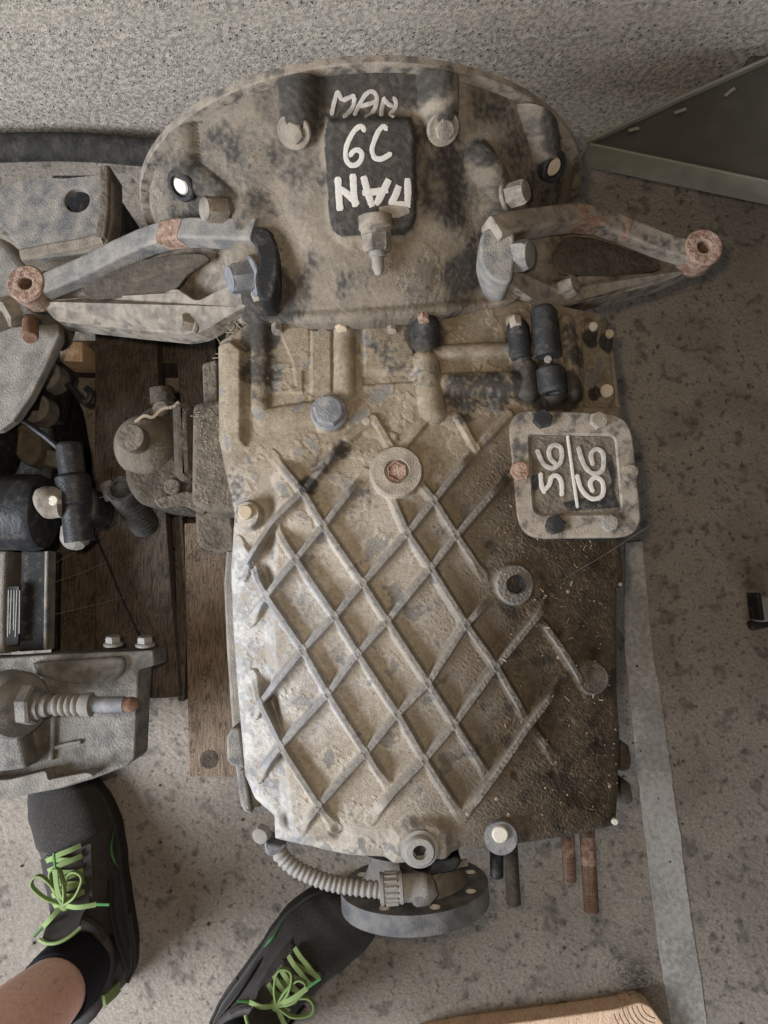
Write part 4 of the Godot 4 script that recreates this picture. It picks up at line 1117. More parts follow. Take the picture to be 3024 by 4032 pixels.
func build_valve(box: Node) -> void:
	# the shift unit on the left side: a ledge deep in dirt, a body, a dome with a knob, a ribbed boot
	commit("side_ledge", Shape.new().prism(rounded([Vector3(-0.1971, 0.315, -0.214), Vector3(-0.1695, 0.315, -0.2183), Vector3(-0.145, 0.315, -0.2065), Vector3(-0.1499, 0.315, -0.0938), Vector3(-0.1818, 0.315, -0.0944), Vector3(-0.2025, 0.315, -0.1047)], .008), .06, .006), M.brown_dirt, box)
	var body := commit("shift_valve", Shape.new().prism(rounded([Vector3(-0.2724, 0.285, -0.212), Vector3(-0.2487, 0.285, -0.2253), Vector3(-0.2062, 0.285, -0.2247), Vector3(-0.2007, 0.285, -0.1915), Vector3(-0.2035, 0.285, -0.1135), Vector3(-0.2166, 0.285, -0.1041), Vector3(-0.2674, 0.285, -0.1125), Vector3(-0.2821, 0.285, -0.1341), Vector3(-0.285, 0.285, -0.1812)], .01), .10, .008), M.grime, box)
	commit("dome", Shape.new().lathe(Vector3(-0.2597, 0.268, -0.1799), Vector3(-.06, 1, -.02), [[.0365, -.01], [.0365, .002], [.0355, .012], [.0320, .021], [.026, .028], [.019, .0325], [.0125, .0345], [0.0, .035]], 48), M.brown_dirt, body)
	commit("knob", Shape.new().lathe(Vector3(-0.2614, 0.294, -0.1799), Vector3(-.03, 1, 0), [[.0150, .0], [.0150, .026], [.0142, .0275], [.0, .0278]], 32), M.brown_dirt, body)
	commit("side_block", Shape.new().box(Vector3(-0.2097, 0.292, -0.1749), Vector3(.022, .04, .085), Basis(), .006), M.grime, body)
	for q in [Vector3(-0.2283, 0.286, -0.1294), Vector3(-0.2383, 0.286, -0.218)]:
		pin("cap_nut", q, Vector3.UP, .0092, .006, M.brown_dirt, body)
	commit("lever_plate", Shape.new().prism(rounded([Vector3(-0.2497, 0.292, -0.1166), Vector3(-0.2115, 0.292, -0.1234), Vector3(-0.1856, 0.292, -0.1125), Vector3(-0.1885, 0.292, -0.1025), Vector3(-0.1963, 0.292, -0.0958), Vector3(-0.2156, 0.292, -0.1073), Vector3(-0.2424, 0.292, -0.106)], .004), .008, .0015), M.brown_dirt, body)
	commit("port", Shape.new().lathe(Vector3(-0.2477, 0.25, -0.2346), Vector3(0, .1, -1), [[.014, 0], [.014, .018], [.011, .02]], 16), M.grime, body)
	var prof := []
	for k in 11:
		prof.append([.0172 if k % 2 == 0 else .0150, k * .0078])
	var boot_at: Vector3 = Vector3(-0.2903, 0.195, -0.0992)
	var up: Vector3 = Vector3(-0.2894, 0.268, -0.1297) - boot_at
	up = up.normalized()
	prof = []
	for k in 10:
		prof.append([.0150, k * .0075]); prof.append([.0176, k * .0075 + .0022]); prof.append([.0176, k * .0075 + .0048])
	prof.append([.0172, .080]); prof.append([.0178, .084]); prof.append([.0165, .088]); prof.append([.0125, .088]); prof.append([.0120, .085]); prof.append([.0, .085])
	var boot := commit("ribbed_boot", Shape.new().lathe(boot_at, up, prof, 32), M.rubber, body, 30)
	commit("clip", Shape.new().box(boot_at + up * .078 + Vector3(-.016, .0, -.004), Vector3(.016, .012, .022), Basis.from_euler(Vector3(.2, .3, .1)), .002), M.grime, boot)
	# shreds of old packing tape on the body
	commit("torn_strip", Shape.new().bar(curve([Vector3(-0.2645, 0.298, -0.202), Vector3(-0.2542, 0.298, -0.2087), Vector3(-0.2451, 0.298, -0.206), Vector3(-0.2347, 0.298, -0.2147), Vector3(-0.2234, 0.298, -0.216)], .004), .0035, .0012), M.straw, body)
	commit("torn_strip", Shape.new().bar(curve([Vector3(-0.2203, 0.298, -0.22), Vector3(-0.2133, 0.298, -0.2133), Vector3(-0.2041, 0.298, -0.2148)], .004), .009, .0014), M.straw, body)
	# felt of dust and fibres that has grown on the unit
	var rng := RandomNumberGenerator.new()
	rng.seed = 31
	var s := Shape.new()
	for q in [[Vector3(-0.2372, 0.29, -0.2137), .02], [Vector3(-0.2066, 0.3, -0.2014), .018], [Vector3(-0.2058, 0.3, -0.1524), .02], [Vector3(-0.275, 0.26, -0.1427), .018], [Vector3(-0.2186, 0.295, -0.1132), .018], [Vector3(-0.2899, 0.275, -0.1298), .010], [Vector3(-0.2077, 0.245, -0.0651), .016], [Vector3(-0.1798, 0.315, -0.2088), .016]]:
		for k in 26:
			var a: Vector3 = q[0] + Vector3(rng.randf_range(-1, 1), 0, rng.randf_range(-1, 1)) * q[1]
			s.tube([a, a + Vector3(rng.randf_range(-.006, .006), rng.randf_range(.0, .005), rng.randf_range(-.006, .006)), a + Vector3(rng.randf_range(-.011, .011), rng.randf_range(.0, .006), rng.randf_range(-.011, .011))], .00022, 3, false)
	commit("dust_felt", s, M.rubber, body, 60).set_meta("kind", "stuff")
	s = Shape.new()
	for k in 70:
		var a: Vector3 = Vector3(-0.1758, 0.3155, -0.1552)
		a += Vector3(rng.randf_range(-.022, .022), 0, rng.randf_range(-.05, .05))
		s.box(a, Vector3(rng.randf_range(.001, .004), .0007, rng.randf_range(.0006, .0012)), Basis.from_euler(Vector3(0, rng.randf() * TAU, 0)), .0002)
	commit("chaff", s, M.straw, body).set_meta("kind", "stuff")
	commit("lower_case", Shape.new().prism(rounded([Vector3(-0.2179, 0.24, -0.1147), Vector3(-0.1747, 0.24, -0.1147), Vector3(-0.1717, 0.24, -0.0577), Vector3(-0.1932, 0.24, -0.0564), Vector3(-0.2169, 0.24, -0.066)], .006), .12, .004), M.brown_dirt, box)
	commit("lower_case", Shape.new().prism(rounded([Vector3(-0.1886, 0.3, -0.263), Vector3(-0.171, 0.3, -0.2672), Vector3(-0.1732, 0.3, -0.2122), Vector3(-0.1885, 0.3, -0.2106)], .004), .10, .004), M.brown_dirt, box)


func build_tail(box: Node) -> void:
	# the output flange with its bolt holes on the end of the shaft
	var Z := Vector3(0, 0, 1)
	var at := Vector3(.008, AXIS_Y, 0)
	commit("bearing_housing", Shape.new().lathe(at, Z, [[.075, .18], [.075, .245], [.062, .252], [.058, .27], [.05, .272]], 48), M.worn_black, box)
	commit("hub", Shape.new().lathe(at, Z, [[.046, .22], [.046, .285], [.049, .296], [.055, .306], [.058, .309]], 48), M.dusty_grey, box)
	var tree := CSGCombiner3D.new()
	var disc := CSGCylinder3D.new()
	disc.radius = .079; disc.height = .020; disc.sides = 96
	tree.add_child(disc)
	for k in 8:
		var hole := CSGCylinder3D.new()
		hole.operation = CSGShape3D.OPERATION_SUBTRACTION
		hole.radius = .0058; hole.height = .04; hole.sides = 20
		hole.position = Vector3(cos(TAU * (k + .35) / 8), 0, sin(TAU * (k + .35) / 8)) * .0655
		tree.add_child(hole)
	for k in 8:
		pin("bolt_hole", at + Vector3(cos(TAU * (k + .35) / 8) * .0655, -sin(TAU * (k + .35) / 8) * .0655, .320), Vector3(0, 0, -1), .0060, .003, M.grime, box)
	tree.name = "output_flange"
	disc.material = M.pale_steel
	box.add_child(tree)
	tree.rotation.x = PI / 2
	tree.position = Vector3(.008, AXIS_Y, .322)
	# ribbed conduit that runs round the end to the speed sender
	var run := curve([Vector3(-0.1238, 0.335, 0.2444), Vector3(-0.1191, 0.335, 0.252), Vector3(-0.107, 0.335, 0.2628), Vector3(-0.0916, 0.335, 0.2711), Vector3(-0.0739, 0.335, 0.2783), Vector3(-0.0516, 0.335, 0.2836), Vector3(-0.0261, 0.335, 0.2879)], .0018)
	var radii := []
	for k in run.size():
		radii.append(.0098 + .0012 * cos(k * TAU / 3.0))
	var s := Shape.new()
	var fine := curve([Vector3(-0.1238, 0.335, 0.2444), Vector3(-0.1191, 0.335, 0.252), Vector3(-0.107, 0.335, 0.2628), Vector3(-0.0916, 0.335, 0.2711), Vector3(-0.0739, 0.335, 0.2783), Vector3(-0.0516, 0.335, 0.2836), Vector3(-0.0261, 0.335, 0.2879)], .0011)
	radii = []
	for k in fine.size():
		radii.append(.0068 + .0015 * smoothstep(-.5, .6, cos(k * TAU / 5.0)))
	commit("ribbed_conduit", s.tube(fine, radii, 14), M.grey_plastic, box, 50)
	var nut_at: Vector3 = Vector3(-0.027, 0.335, 0.287)
	var nut_to: Vector3 = Vector3(-0.008, 0.335, 0.2869)
	var d := (nut_to - nut_at).normalized()
	var nut := commit("union_nut", Shape.new().lathe(nut_at, d, [[.0115, 0], [.0150, .0008], [.0150, .004], [.0138, .0045], [.0138, .019], [.0148, .0195], [.0148, .0225], [.011, .023]], 32), M.grey_plastic, box)
	for k in 16:
		var an := TAU * k / 16
		var fr := Shape.frame(d)
		commit("grip", Shape.new().box(nut_at + d * .0118 + (fr.x * cos(an) + fr.z * sin(an)) * .0142, Vector3(.0026, .013, .0026), Basis(fr.x * cos(an) + fr.z * sin(an), d, (fr.x * cos(an) + fr.z * sin(an)).cross(d)), .0008), M.grey_plastic, nut)
	var snd := commit("speed_sender", Shape.new().lathe(Vector3(-0.0062, 0.33, 0.2894), d, [[.013, 0], [.013, .022], [.011, .026]], 20), M.grey_plastic, box)
	commit("sender_cap", Shape.new().lathe(Vector3(0.013, 0.325, 0.2917), Vector3(.35, .85, .3), [[.0155, -.012], [.0155, .008], [.0135, .013], [.008, .016], [.0, .0165]], 6, .3), M.dusty_grey, snd, 45)
	commit("sender_ring", Shape.new().lathe(Vector3(0.0179, 0.315, 0.2942), Vector3(1, .15, .0), [[.015, 0], [.0175, .002], [.0175, .005], [.015, .007]], 28), M.worn_black, snd)
	commit("wire", Shape.new().tube(curve([Vector3(0.028, 0.3, 0.2975), Vector3(0.0345, 0.3, 0.2876), Vector3(0.0515, 0.3, 0.2823), Vector3(0.0635, 0.3, 0.2804)], .004), .004, 8), M.dusty_metal, snd)
	commit("bearing_housing", Shape.new().prism(rounded([Vector3(-0.0074, 0.325, 0.2668), Vector3(0.0571, 0.325, 0.2666), Vector3(0.0493, 0.325, 0.2784), Vector3(0.0099, 0.325, 0.2837), Vector3(-0.0054, 0.325, 0.2792)], .006), .05, .004), M.worn_black, box)

# ---------------------------------------------------------------- the other things

func build_setting() -> void:
	var f := commit("floor", Shape.new().box(Vector3(0, -.06, .1), Vector3(4.2, .12, 3.6), Basis(), .001), M.concrete_floor, self)
	tag(f, "rough grey concrete garage floor with dark oil specks", "", "", "structure")
	var w := commit("wall", Shape.new().box(Vector3(0, .6, -.80), Vector3(4.2, 1.35, .16), Basis(), .002), M.concrete_wall, self)
	tag(w, "rough grey concrete wall with open pores behind the gearbox", "", "", "structure")
	var one := []
	var two := []
	for q in [[[Vector3(0.3598, 0.004, -0.072), Vector3(0.3535, 0.004, 0.0801), Vector3(0.3601, 0.004, 0.1753), Vector3(0.3653, 0.004, 0.2661), Vector3(0.3749, 0.004, 0.3741), Vector3(0.3857, 0.004, 0.4919), Vector3(0.3988, 0.004, 0.6067)], one, 61.0], [[Vector3(0.3847, 0.004, -0.0748), Vector3(0.3935, 0.004, 0.0801), Vector3(0.4028, 0.004, 0.1491), Vector3(0.4139, 0.004, 0.2629), Vector3(0.4241, 0.004, 0.3615), Vector3(0.4351, 0.004, 0.4766), Vector3(0.443, 0.004, 0.5406), Vector3(0.4489, 0.004, 0.6037)], two, 17.0]]:
		for p in curve(q[0], .006):
			q[1].append(p + Vector3(.0010 * noise_b.get_noise_2d(p.z * 45.0, q[2]) + .0012 * noise_a.get_noise_2d(p.z * 60.0, q[2]), 0, 0))
	two.reverse()
	var l := commit("floor_marking", Shape.new().prism((one + two).map(func(p): return p - Vector3(0, .0024, 0)), .0035, .0004), M.line_paint, self)
	tag(l, "worn whitish painted stripe on the concrete floor", "", "", "structure")


func build_hose() -> void:
	var h := commit("rubber_hose", Shape.new().tube(curve([Vector3(-1.4, .034, -.66), Vector3(-.75, .032, -.672), Vector3(-0.5504, 0.03, -0.6819), Vector3(-0.451, 0.028, -0.6817), Vector3(-0.3583, 0.026, -0.6753), Vector3(-0.2507, 0.026, -0.6753)], .02), .0205, 20), M.rubber, self)
	tag(h, "thick black dusty hose lying along the foot of the wall", "hose")


func build_sheet() -> void:
	# a folded sheet-metal tray with its lip towards the gearbox, standing on a bracket at the wall
	var t := thing("metal_tray", "dark olive folded sheet metal tray with a pale rim near the wall", "tray", Vector3(0.537, 0.0, -0.6921))
	var top := [Vector3(0.2668, 0.2, -0.5781), Vector3(0.3528, 0.2, -0.5583), Vector3(0.4355, 0.2, -0.5399), Vector3(0.553, 0.2, -0.5134), Vector3(0.5667, 0.2, -0.7223), Vector3(0.5044, 0.2, -0.6979), Vector3(0.3863, 0.2, -0.6379)]
	commit("tray_floor", Shape.new().prism(top.map(func(p): return p - Vector3(0, .004, 0)), .012, .001), M.olive_sheet, t)
	commit("front_lip", Shape.new().bar([top[0] + Vector3(-.001, -.021, .004), top[3] + Vector3(0, -.021, .004)], .0035, .046, Vector3.UP, .3), M.olive_edge, t)
	commit("side_lip", Shape.new().bar([top[0] + Vector3(0, -.018, 0), top[6] + Vector3(0, -.018, 0), top[4] + Vector3(0, -.018, 0)], .0045, .046, Vector3.UP, .3), M.olive_edge, t)
	for q in [[1440, 250], [1640, 330]]:
		pass
	commit("leg", Shape.new().box(Vector3(0.5152, 0.09, -0.6916), Vector3(.05, .18, .05), Basis(), .004), M.olive_sheet, t)
	commit("leg", Shape.new().box(Vector3(0.5996, 0.09, -0.6339), Vector3(.05, .18, .05), Basis(), .004), M.olive_sheet, t)
	for q in [[Vector3(0.4444, 0.2, -0.6418), Vector3(0.4545, 0.2, -0.6502), Vector3(0.4576, 0.2, -0.6522)], [Vector3(0.3775, 0.2, -0.6179), Vector3(0.3855, 0.2, -0.6205), Vector3(0.3929, 0.2, -0.6237)], [Vector3(0.317, 0.2, -0.5928), Vector3(0.3243, 0.2, -0.5954), Vector3(0.3304, 0.2, -0.5966)]]:
		commit("scratch", Shape.new().bar(q, .004, .001), M.olive_edge, t)


func build_pallet() -> void:
	var t := thing("wooden_pallet", "dirty brown wooden pallet under the two gearboxes", "pallet", Vector3(-0.3666, 0.0, -0.0875))
	var k := 0
	for q in [[Vector3(-0.3989, 0.115, -0.3728), Vector3(-0.314, 0.115, -0.3728), Vector3(-0.3054, 0.115, -0.2359), Vector3(-0.2832, 0.115, -0.0166), Vector3(-0.2661, 0.115, 0.1365), Vector3(-0.2877, 0.115, 0.1382), Vector3(-0.3762, 0.115, 0.1406)], [Vector3(-0.2867, 0.1, -0.1236), Vector3(-0.276, 0.1, -0.1236), Vector3(-0.2642, 0.1, 0.0141), Vector3(-0.264, 0.1, 0.1446), Vector3(-0.2725, 0.1, 0.1446)], [Vector3(-0.2712, 0.1, -0.092), Vector3(-0.1695, 0.1, -0.0983), Vector3(-0.157, 0.1, 0.2393), Vector3(-0.1993, 0.1, 0.2422), Vector3(-0.255, 0.1, 0.241)], [Vector3(-0.4516, 0.1, -0.0793), Vector3(-0.3876, 0.1, -0.0793), Vector3(-0.3775, 0.1, 0.1236), Vector3(-0.4412, 0.1, 0.1236)], [Vector3(-0.2968, 0.1, -0.3787), Vector3(-0.2359, 0.1, -0.3787), Vector3(-0.2313, 0.1, -0.2526), Vector3(-0.28, 0.1, -0.2526)]]:
		commit("board", Shape.new().prism(rounded(q, .002, 2), .022, .0015), M.pallet_wood_pale if k == 2 else M.pallet_wood, t)
		k += 1
	for q in [[Vector3(-0.4839, 0.075, -0.3575), Vector3(-0.2318, 0.075, -0.3575), Vector3(-0.231, 0.075, -0.3234), Vector3(-0.4822, 0.075, -0.3234)], [Vector3(-0.4965, 0.075, -0.1008), Vector3(-0.1352, 0.075, -0.104), Vector3(-0.1346, 0.075, -0.0621), Vector3(-0.4942, 0.075, -0.0588)], [Vector3(-0.4892, 0.075, 0.0334), Vector3(-0.1713, 0.075, 0.0334), Vector3(-0.1705, 0.075, 0.0741), Vector3(-0.4869, 0.075, 0.0741)]]:
		commit("stringer", Shape.new().prism(q, .07, .002), M.pallet_wood, t)
	commit("block", Shape.new().prism([Vector3(-0.4443, 0.12, -0.3413), Vector3(-0.4126, 0.12, -0.3394), Vector3(-0.4112, 0.12, -0.3107), Vector3(-0.4416, 0.12, -0.312)], .05, .002), M.fresh_pine, t)
	commit("knot", Shape.new().lathe(Vector3(-0.2291, 0.0995, 0.2188), Vector3.UP, [[.012, 0], [.012, .0012], [.006, .0016], [.0, .0014]], 14), M.grime, t)


func build_second_gearbox() -> void:
	var t := thing("second_gearbox", "grey cast second gearbox lying on the pallet, cut off by the picture's edge", "gearbox", Vector3(-0.5235, 0.0, 0.083))
	# the aluminium housing at the near end
	var h := commit("end_housing", Shape.new().prism(rounded([Vector3(-0.5244, 0.235, 0.0779), Vector3(-0.4397, 0.235, 0.0758), Vector3(-0.37, 0.235, 0.0711), Vector3(-0.3149, 0.235, 0.069), Vector3(-0.264, 0.235, 0.0669), Vector3(-0.2623, 0.235, 0.0846), Vector3(-0.2802, 0.235, 0.0888), Vector3(-0.2807, 0.235, 0.1322), Vector3(-0.2812, 0.235, 0.1883), Vector3(-0.2908, 0.235, 0.1964), Vector3(-0.3277, 0.235, 0.21), Vector3(-0.3636, 0.235, 0.2205), Vector3(-0.3997, 0.235, 0.227), Vector3(-0.4305, 0.235, 0.232), Vector3(-0.5129, 0.235, 0.241)], .004), .045, .006), M.aluminium_cast, t)
	commit("lower_body", Shape.new().prism(rounded([Vector3(-0.5524, 0.19, 0.0848), Vector3(-0.3376, 0.19, 0.0826), Vector3(-0.3354, 0.19, 0.1984), Vector3(-0.3625, 0.19, 0.2064), Vector3(-0.5417, 0.19, 0.2382)], .006), .09, .004), M.worn_black, h)
	commit("upper_pad", Shape.new().prism(rounded([Vector3(-0.4026, 0.243, 0.0807), Vector3(-0.3121, 0.243, 0.0745), Vector3(-0.2949, 0.243, 0.0735), Vector3(-0.2942, 0.243, 0.091), Vector3(-0.3083, 0.243, 0.1033), Vector3(-0.3553, 0.243, 0.1044), Vector3(-0.395, 0.243, 0.0951)], .012), .02, .007), M.aluminium_cast, h)
	commit("rib", Shape.new().bar([Vector3(-0.3746, 0.236, 0.1166), Vector3(-0.3734, 0.236, 0.1627), Vector3(-0.3742, 0.236, 0.1881)], .006, .008, Vector3.UP, .4), M.aluminium_cast, h)
	commit("rib", Shape.new().bar([Vector3(-0.3707, 0.236, 0.1749), Vector3(-0.3552, 0.236, 0.1708), Vector3(-0.3417, 0.236, 0.1688)], .005, .006, Vector3.UP, .4), M.aluminium_cast, h)
	commit("rear_flange", Shape.new().prism(rounded([Vector3(-0.5025, 0.255, 0.2084), Vector3(-0.4113, 0.255, 0.2054), Vector3(-0.3712, 0.255, 0.1956), Vector3(-0.3686, 0.255, 0.2054), Vector3(-0.3253, 0.255, 0.1976), Vector3(-0.3175, 0.255, 0.2015), Vector3(-0.355, 0.255, 0.2143), Vector3(-0.3901, 0.255, 0.2211), Vector3(-0.4202, 0.255, 0.226), Vector3(-0.5007, 0.255, 0.2353)], .004), .03, .003), M.pale_plate, h)
	commit("cheek", Shape.new().prism(rounded([Vector3(-0.5055, 0.262, 0.103), Vector3(-0.4235, 0.262, 0.108), Vector3(-0.4157, 0.262, 0.1369), Vector3(-0.4006, 0.262, 0.1507), Vector3(-0.3944, 0.262, 0.1724), Vector3(-0.3872, 0.262, 0.192), Vector3(-0.4183, 0.262, 0.1959), Vector3(-0.4986, 0.262, 0.2017)], .01), .06, .008), M.aluminium_cast, h)
	for q in [Vector3(-0.3142, 0.225, 0.0613), Vector3(-0.2771, 0.225, 0.0619)]:
		bolt("flange_bolt", q, Vector3(0, .2, -1), .009, .010, M.steel, h, .011)
	# the speed sensor with its crimped cable end
	var ax := Vector3(1, .02, -.01).normalized()
	var sensor := commit("sensor", Shape.new().lathe(Vector3(-0.3966, 0.275, 0.1224), Vector3(.8, .55, .05), [[.036, -.02], [.036, .0], [.033, .006], [.022, .010], [.018, .012]], 40), M.aluminium_cast, t)
	var s0: Vector3 = Vector3(-0.3847, 0.285, 0.1209)
	commit("hexagon", Shape.new().lathe(s0, ax, [[.022, 0], [.022, .010], [.020, .013]], 6, .3), M.aluminium_cast, sensor, 20)
	commit("collar", Shape.new().lathe(s0 + ax * .013, ax, [[.015, 0], [.015, .006], [.0125, .008], [.0125, .014], [.010, .016], [.010, .026]], 24), M.aluminium_cast, sensor)
	var prof := []
	for k in 5:
		prof.append([.0095, k * .0068]); prof.append([.0116, k * .0068 + .0022]); prof.append([.0116, k * .0068 + .0045])
	prof.append([.0128, .035]); prof.append([.0128, .040]); prof.append([.009, .0405])
	commit("ribbed_sleeve", Shape.new().lathe(s0 + ax * .033, ax, prof, 24), M.pale_plate, sensor, 45)
	commit("cable_tube", Shape.new().lathe(s0 + ax * .070, ax, [[.0085, 0], [.0085, .036], [.0083, .038]], 20), M.blue_grey, sensor)
	commit("rusty_end", Shape.new().lathe(s0 + ax * .107, ax, [[.0080, 0], [.0074, .005], [.0083, .009], [.0062, .014], [.003, .017]], 14), M.red_rust, sensor)
	# the dark side wall with its type plate, too worn to read
	var wall_ := commit("side_panel", Shape.new().prism([Vector3(-0.4404, 0.2, -0.0498), Vector3(-0.4067, 0.2, -0.0486), Vector3(-0.4047, 0.2, 0.0126), Vector3(-0.4028, 0.2, 0.0697), Vector3(-0.4364, 0.2, 0.0719)], .03, .003), M.worn_black, t)
	commit("panel_edge", Shape.new().prism([Vector3(-0.4103, 0.203, -0.0485), Vector3(-0.4053, 0.203, -0.0485), Vector3(-0.4033, 0.203, 0.0126), Vector3(-0.4014, 0.203, 0.0695), Vector3(-0.4059, 0.203, 0.0695)], .02, .002), M.dusty_grey, wall_)
	commit("side_strip", Shape.new().prism([Vector3(-0.5272, 0.21, -0.0536), Vector3(-0.4525, 0.21, -0.0481), Vector3(-0.4512, 0.21, 0.0125), Vector3(-0.4488, 0.21, 0.0732), Vector3(-0.5187, 0.21, 0.0732)], .10, .004), M.pale_plate, t)
	var tp := commit("type_plate", Shape.new().prism(rounded([Vector3(-0.4479, 0.212, -0.0061), Vector3(-0.4336, 0.212, -0.0061), Vector3(-0.4309, 0.212, 0.0623), Vector3(-0.4461, 0.212, 0.0634)], .003), .004, .0006), M.worn_black, t)
	for k in 5:
		commit("worn_line", Shape.new().bar([Vector3(-0.4459, 0.2122, -0.0012) + Vector3(k * .0033, 0, 0), Vector3(-0.4438, 0.2122, 0.0537) + Vector3(k * .0033 - .001 * (k % 2), 0, -.004 * (k % 3))], .0012, .0008), M.steel, tp)
	# the slanted plate above, with a rusty stud
	var pl := commit("slanted_plate", Shape.new().prism(rounded([Vector3(-0.5037, 0.3, -0.2889), Vector3(-0.4267, 0.3, -0.2921), Vector3(-0.3621, 0.3, -0.2963), Vector3(-0.3592, 0.3, -0.2793), Vector3(-0.3748, 0.3, -0.2423), Vector3(-0.3884, 0.3, -0.2109), Vector3(-0.4033, 0.3, -0.1871), Vector3(-0.4198, 0.3, -0.1747), Vector3(-0.4954, 0.3, -0.1695)], .003), .012, .002), M.pale_plate, t)
	commit("plate_rim", Shape.new().bar([Vector3(-0.3595, 0.302, -0.2818), Vector3(-0.3739, 0.302, -0.2428), Vector3(-0.3874, 0.302, -0.2114), Vector3(-0.4043, 0.302, -0.1855)], .008, .014, Vector3.UP, .3), M.dusty_grey, pl)
	commit("stud", Shape.new().lathe(Vector3(-0.3906, 0.305, -0.2976), Vector3(.25, .45, .7), [[.0085, 0], [.0085, .030], [.007, .033]], 14), M.red_rust, pl)
	commit("nut", Shape.new().lathe(Vector3(-0.4051, 0.31, -0.3083), Vector3(-.6, .5, .5), [[.016, 0], [.016, .014], [.013, .016]], 6), M.dusty_metal, pl, 20)
	commit("nut", Shape.new().lathe(Vector3(-0.4167, 0.31, -0.2978), Vector3(-.6, .5, .5), [[.012, 0], [.012, .014], [.010, .016]], 6), M.dusty_metal, pl, 20)
	commit("plate_post", Shape.new().prism([Vector3(-0.5109, 0.288, -0.2837), Vector3(-0.4118, 0.288, -0.2847), Vector3(-0.4211, 0.288, -0.2195), Vector3(-0.505, 0.288, -0.1984)], .15, .003), M.worn_black, t)
	commit("cylinder_cradle", Shape.new().prism([Vector3(-0.5452, 0.215, -0.1174), Vector3(-0.4339, 0.215, -0.1174), Vector3(-0.4312, 0.215, -0.0699), Vector3(-0.5419, 0.215, -0.0699)], .08, .003), M.worn_black, t)
	# dark middle: cast ribs and bosses one sees between the plates
	commit("gear_case", Shape.new().prism(rounded([Vector3(-0.598, 0.15, -0.2895), Vector3(-0.4647, 0.15, -0.3084), Vector3(-0.4437, 0.15, -0.2583), Vector3(-0.4293, 0.15, -0.1902), Vector3(-0.439, 0.15, -0.0514), Vector3(-0.5814, 0.15, -0.0514)], .01), .12, .006), M.worn_black, t)
	for q in [[Vector3(-0.4183, 0.21, -0.266), "bright_pin"], [Vector3(-0.4298, 0.21, -0.224), "tan_pin"]]:
		var ear := commit("cast_ear", Shape.new().lathe(q[0], Vector3.UP, [[.019, -.03], [.019, .0], [.016, .003], [.009, .003]], 24), M.dusty_grey, t)
		pin("pin", q[0], Vector3.UP, .0070, .006, M[q[1]], ear)
	commit("cast_lug", Shape.new().prism(rounded([Vector3(-0.4174, 0.215, -0.174), Vector3(-0.3805, 0.215, -0.1654), Vector3(-0.3772, 0.215, -0.1541), Vector3(-0.3908, 0.215, -0.1473), Vector3(-0.4145, 0.215, -0.1512)], .01), .03, .006), M.dusty_grey, t)
	commit("mud_cake", Shape.new().prism(rounded([Vector3(-0.4469, 0.232, -0.207), Vector3(-0.4331, 0.232, -0.207), Vector3(-0.424, 0.232, -0.1929), Vector3(-0.41, 0.232, -0.1873), Vector3(-0.4068, 0.232, -0.1593), Vector3(-0.4214, 0.232, -0.1455), Vector3(-0.4399, 0.232, -0.1621)], .008), .03, .005), M.brown_dirt, t)
	commit("hanging_clip", Shape.new().tube(curve([Vector3(-0.3898, 0.21, -0.2531), Vector3(-0.3778, 0.21, -0.2414), Vector3(-0.3735, 0.21, -0.2344), Vector3(-0.3631, 0.21, -0.231), Vector3(-0.3602, 0.21, -0.2414), Vector3(-0.3662, 0.21, -0.2484)], .004), .004, 8), M.deep_black, t)
	# the black shift cylinder with its clevis
	var cy := commit("shift_cylinder", Shape.new().lathe(Vector3(-0.5097, 0.25, -0.0916), Vector3(1, .0, .015), [[.044, 0], [.044, .112], [.041, .120], [.030, .124], [.012, .125]], 40), M.deep_black, t)
	commit("rod_eye", Shape.new().tube(curve([Vector3(-0.3803, 0.285, -0.0949), Vector3(-0.3733, 0.285, -0.097), Vector3(-0.363, 0.285, -0.097), Vector3(-0.3528, 0.285, -0.0959)], .004), [.012, .0165, .018, .018, .018, .017, .016, .0155, .014, .013, .013, .012, .012, .012, .012, .012].slice(0, curve([Vector3(-0.3803, 0.285, -0.0949), Vector3(-0.3733, 0.285, -0.097), Vector3(-0.363, 0.285, -0.097), Vector3(-0.3528, 0.285, -0.0959)], .004).size()), 18), M.dusty_metal, cy, 60)
	var cl := commit("clevis", Shape.new().prism(rounded([Vector3(-0.3713, 0.275, -0.1076), Vector3(-0.3518, 0.275, -0.1118), Vector3(-0.3282, 0.275, -0.117), Vector3(-0.3182, 0.275, -0.1013), Vector3(-0.3204, 0.275, -0.0805), Vector3(-0.3365, 0.275, -0.0723), Vector3(-0.3502, 0.275, -0.0785), Vector3(-0.3691, 0.275, -0.0857)], .006), .05, .006), M.deep_black, cy)
	commit("clevis_pin", Shape.new().lathe(Vector3(-0.3405, 0.272, -0.0653), Vector3(-.12, .08, -1), [[.016, -.01], [.016, .03], [.019, .032], [.019, .062], [.0145, .066], [.0145, .098], [.012, .101]], 20), M.deep_black, cl)
	pin("rivet", Vector3(-0.3574, 0.294, -0.0974), Vector3.UP, .0055, .008, M.bright_pin, cl)
	commit("grease_lump", Shape.new().lathe(Vector3(-0.3491, 0.26, -0.061), Vector3(.1, .5, 1), [[.017, -.01], [.016, .004], [.011, .011], [.0, .014]], 12), M.dusty_grey, cl)
	commit("shift_cylinder", Shape.new().lathe(Vector3(-0.5188, 0.25, -0.1696), Vector3(1, 0, .1), [[.04, 0], [.04, .075], [.034, .082], [.01, .084]], 32), M.deep_black, t)
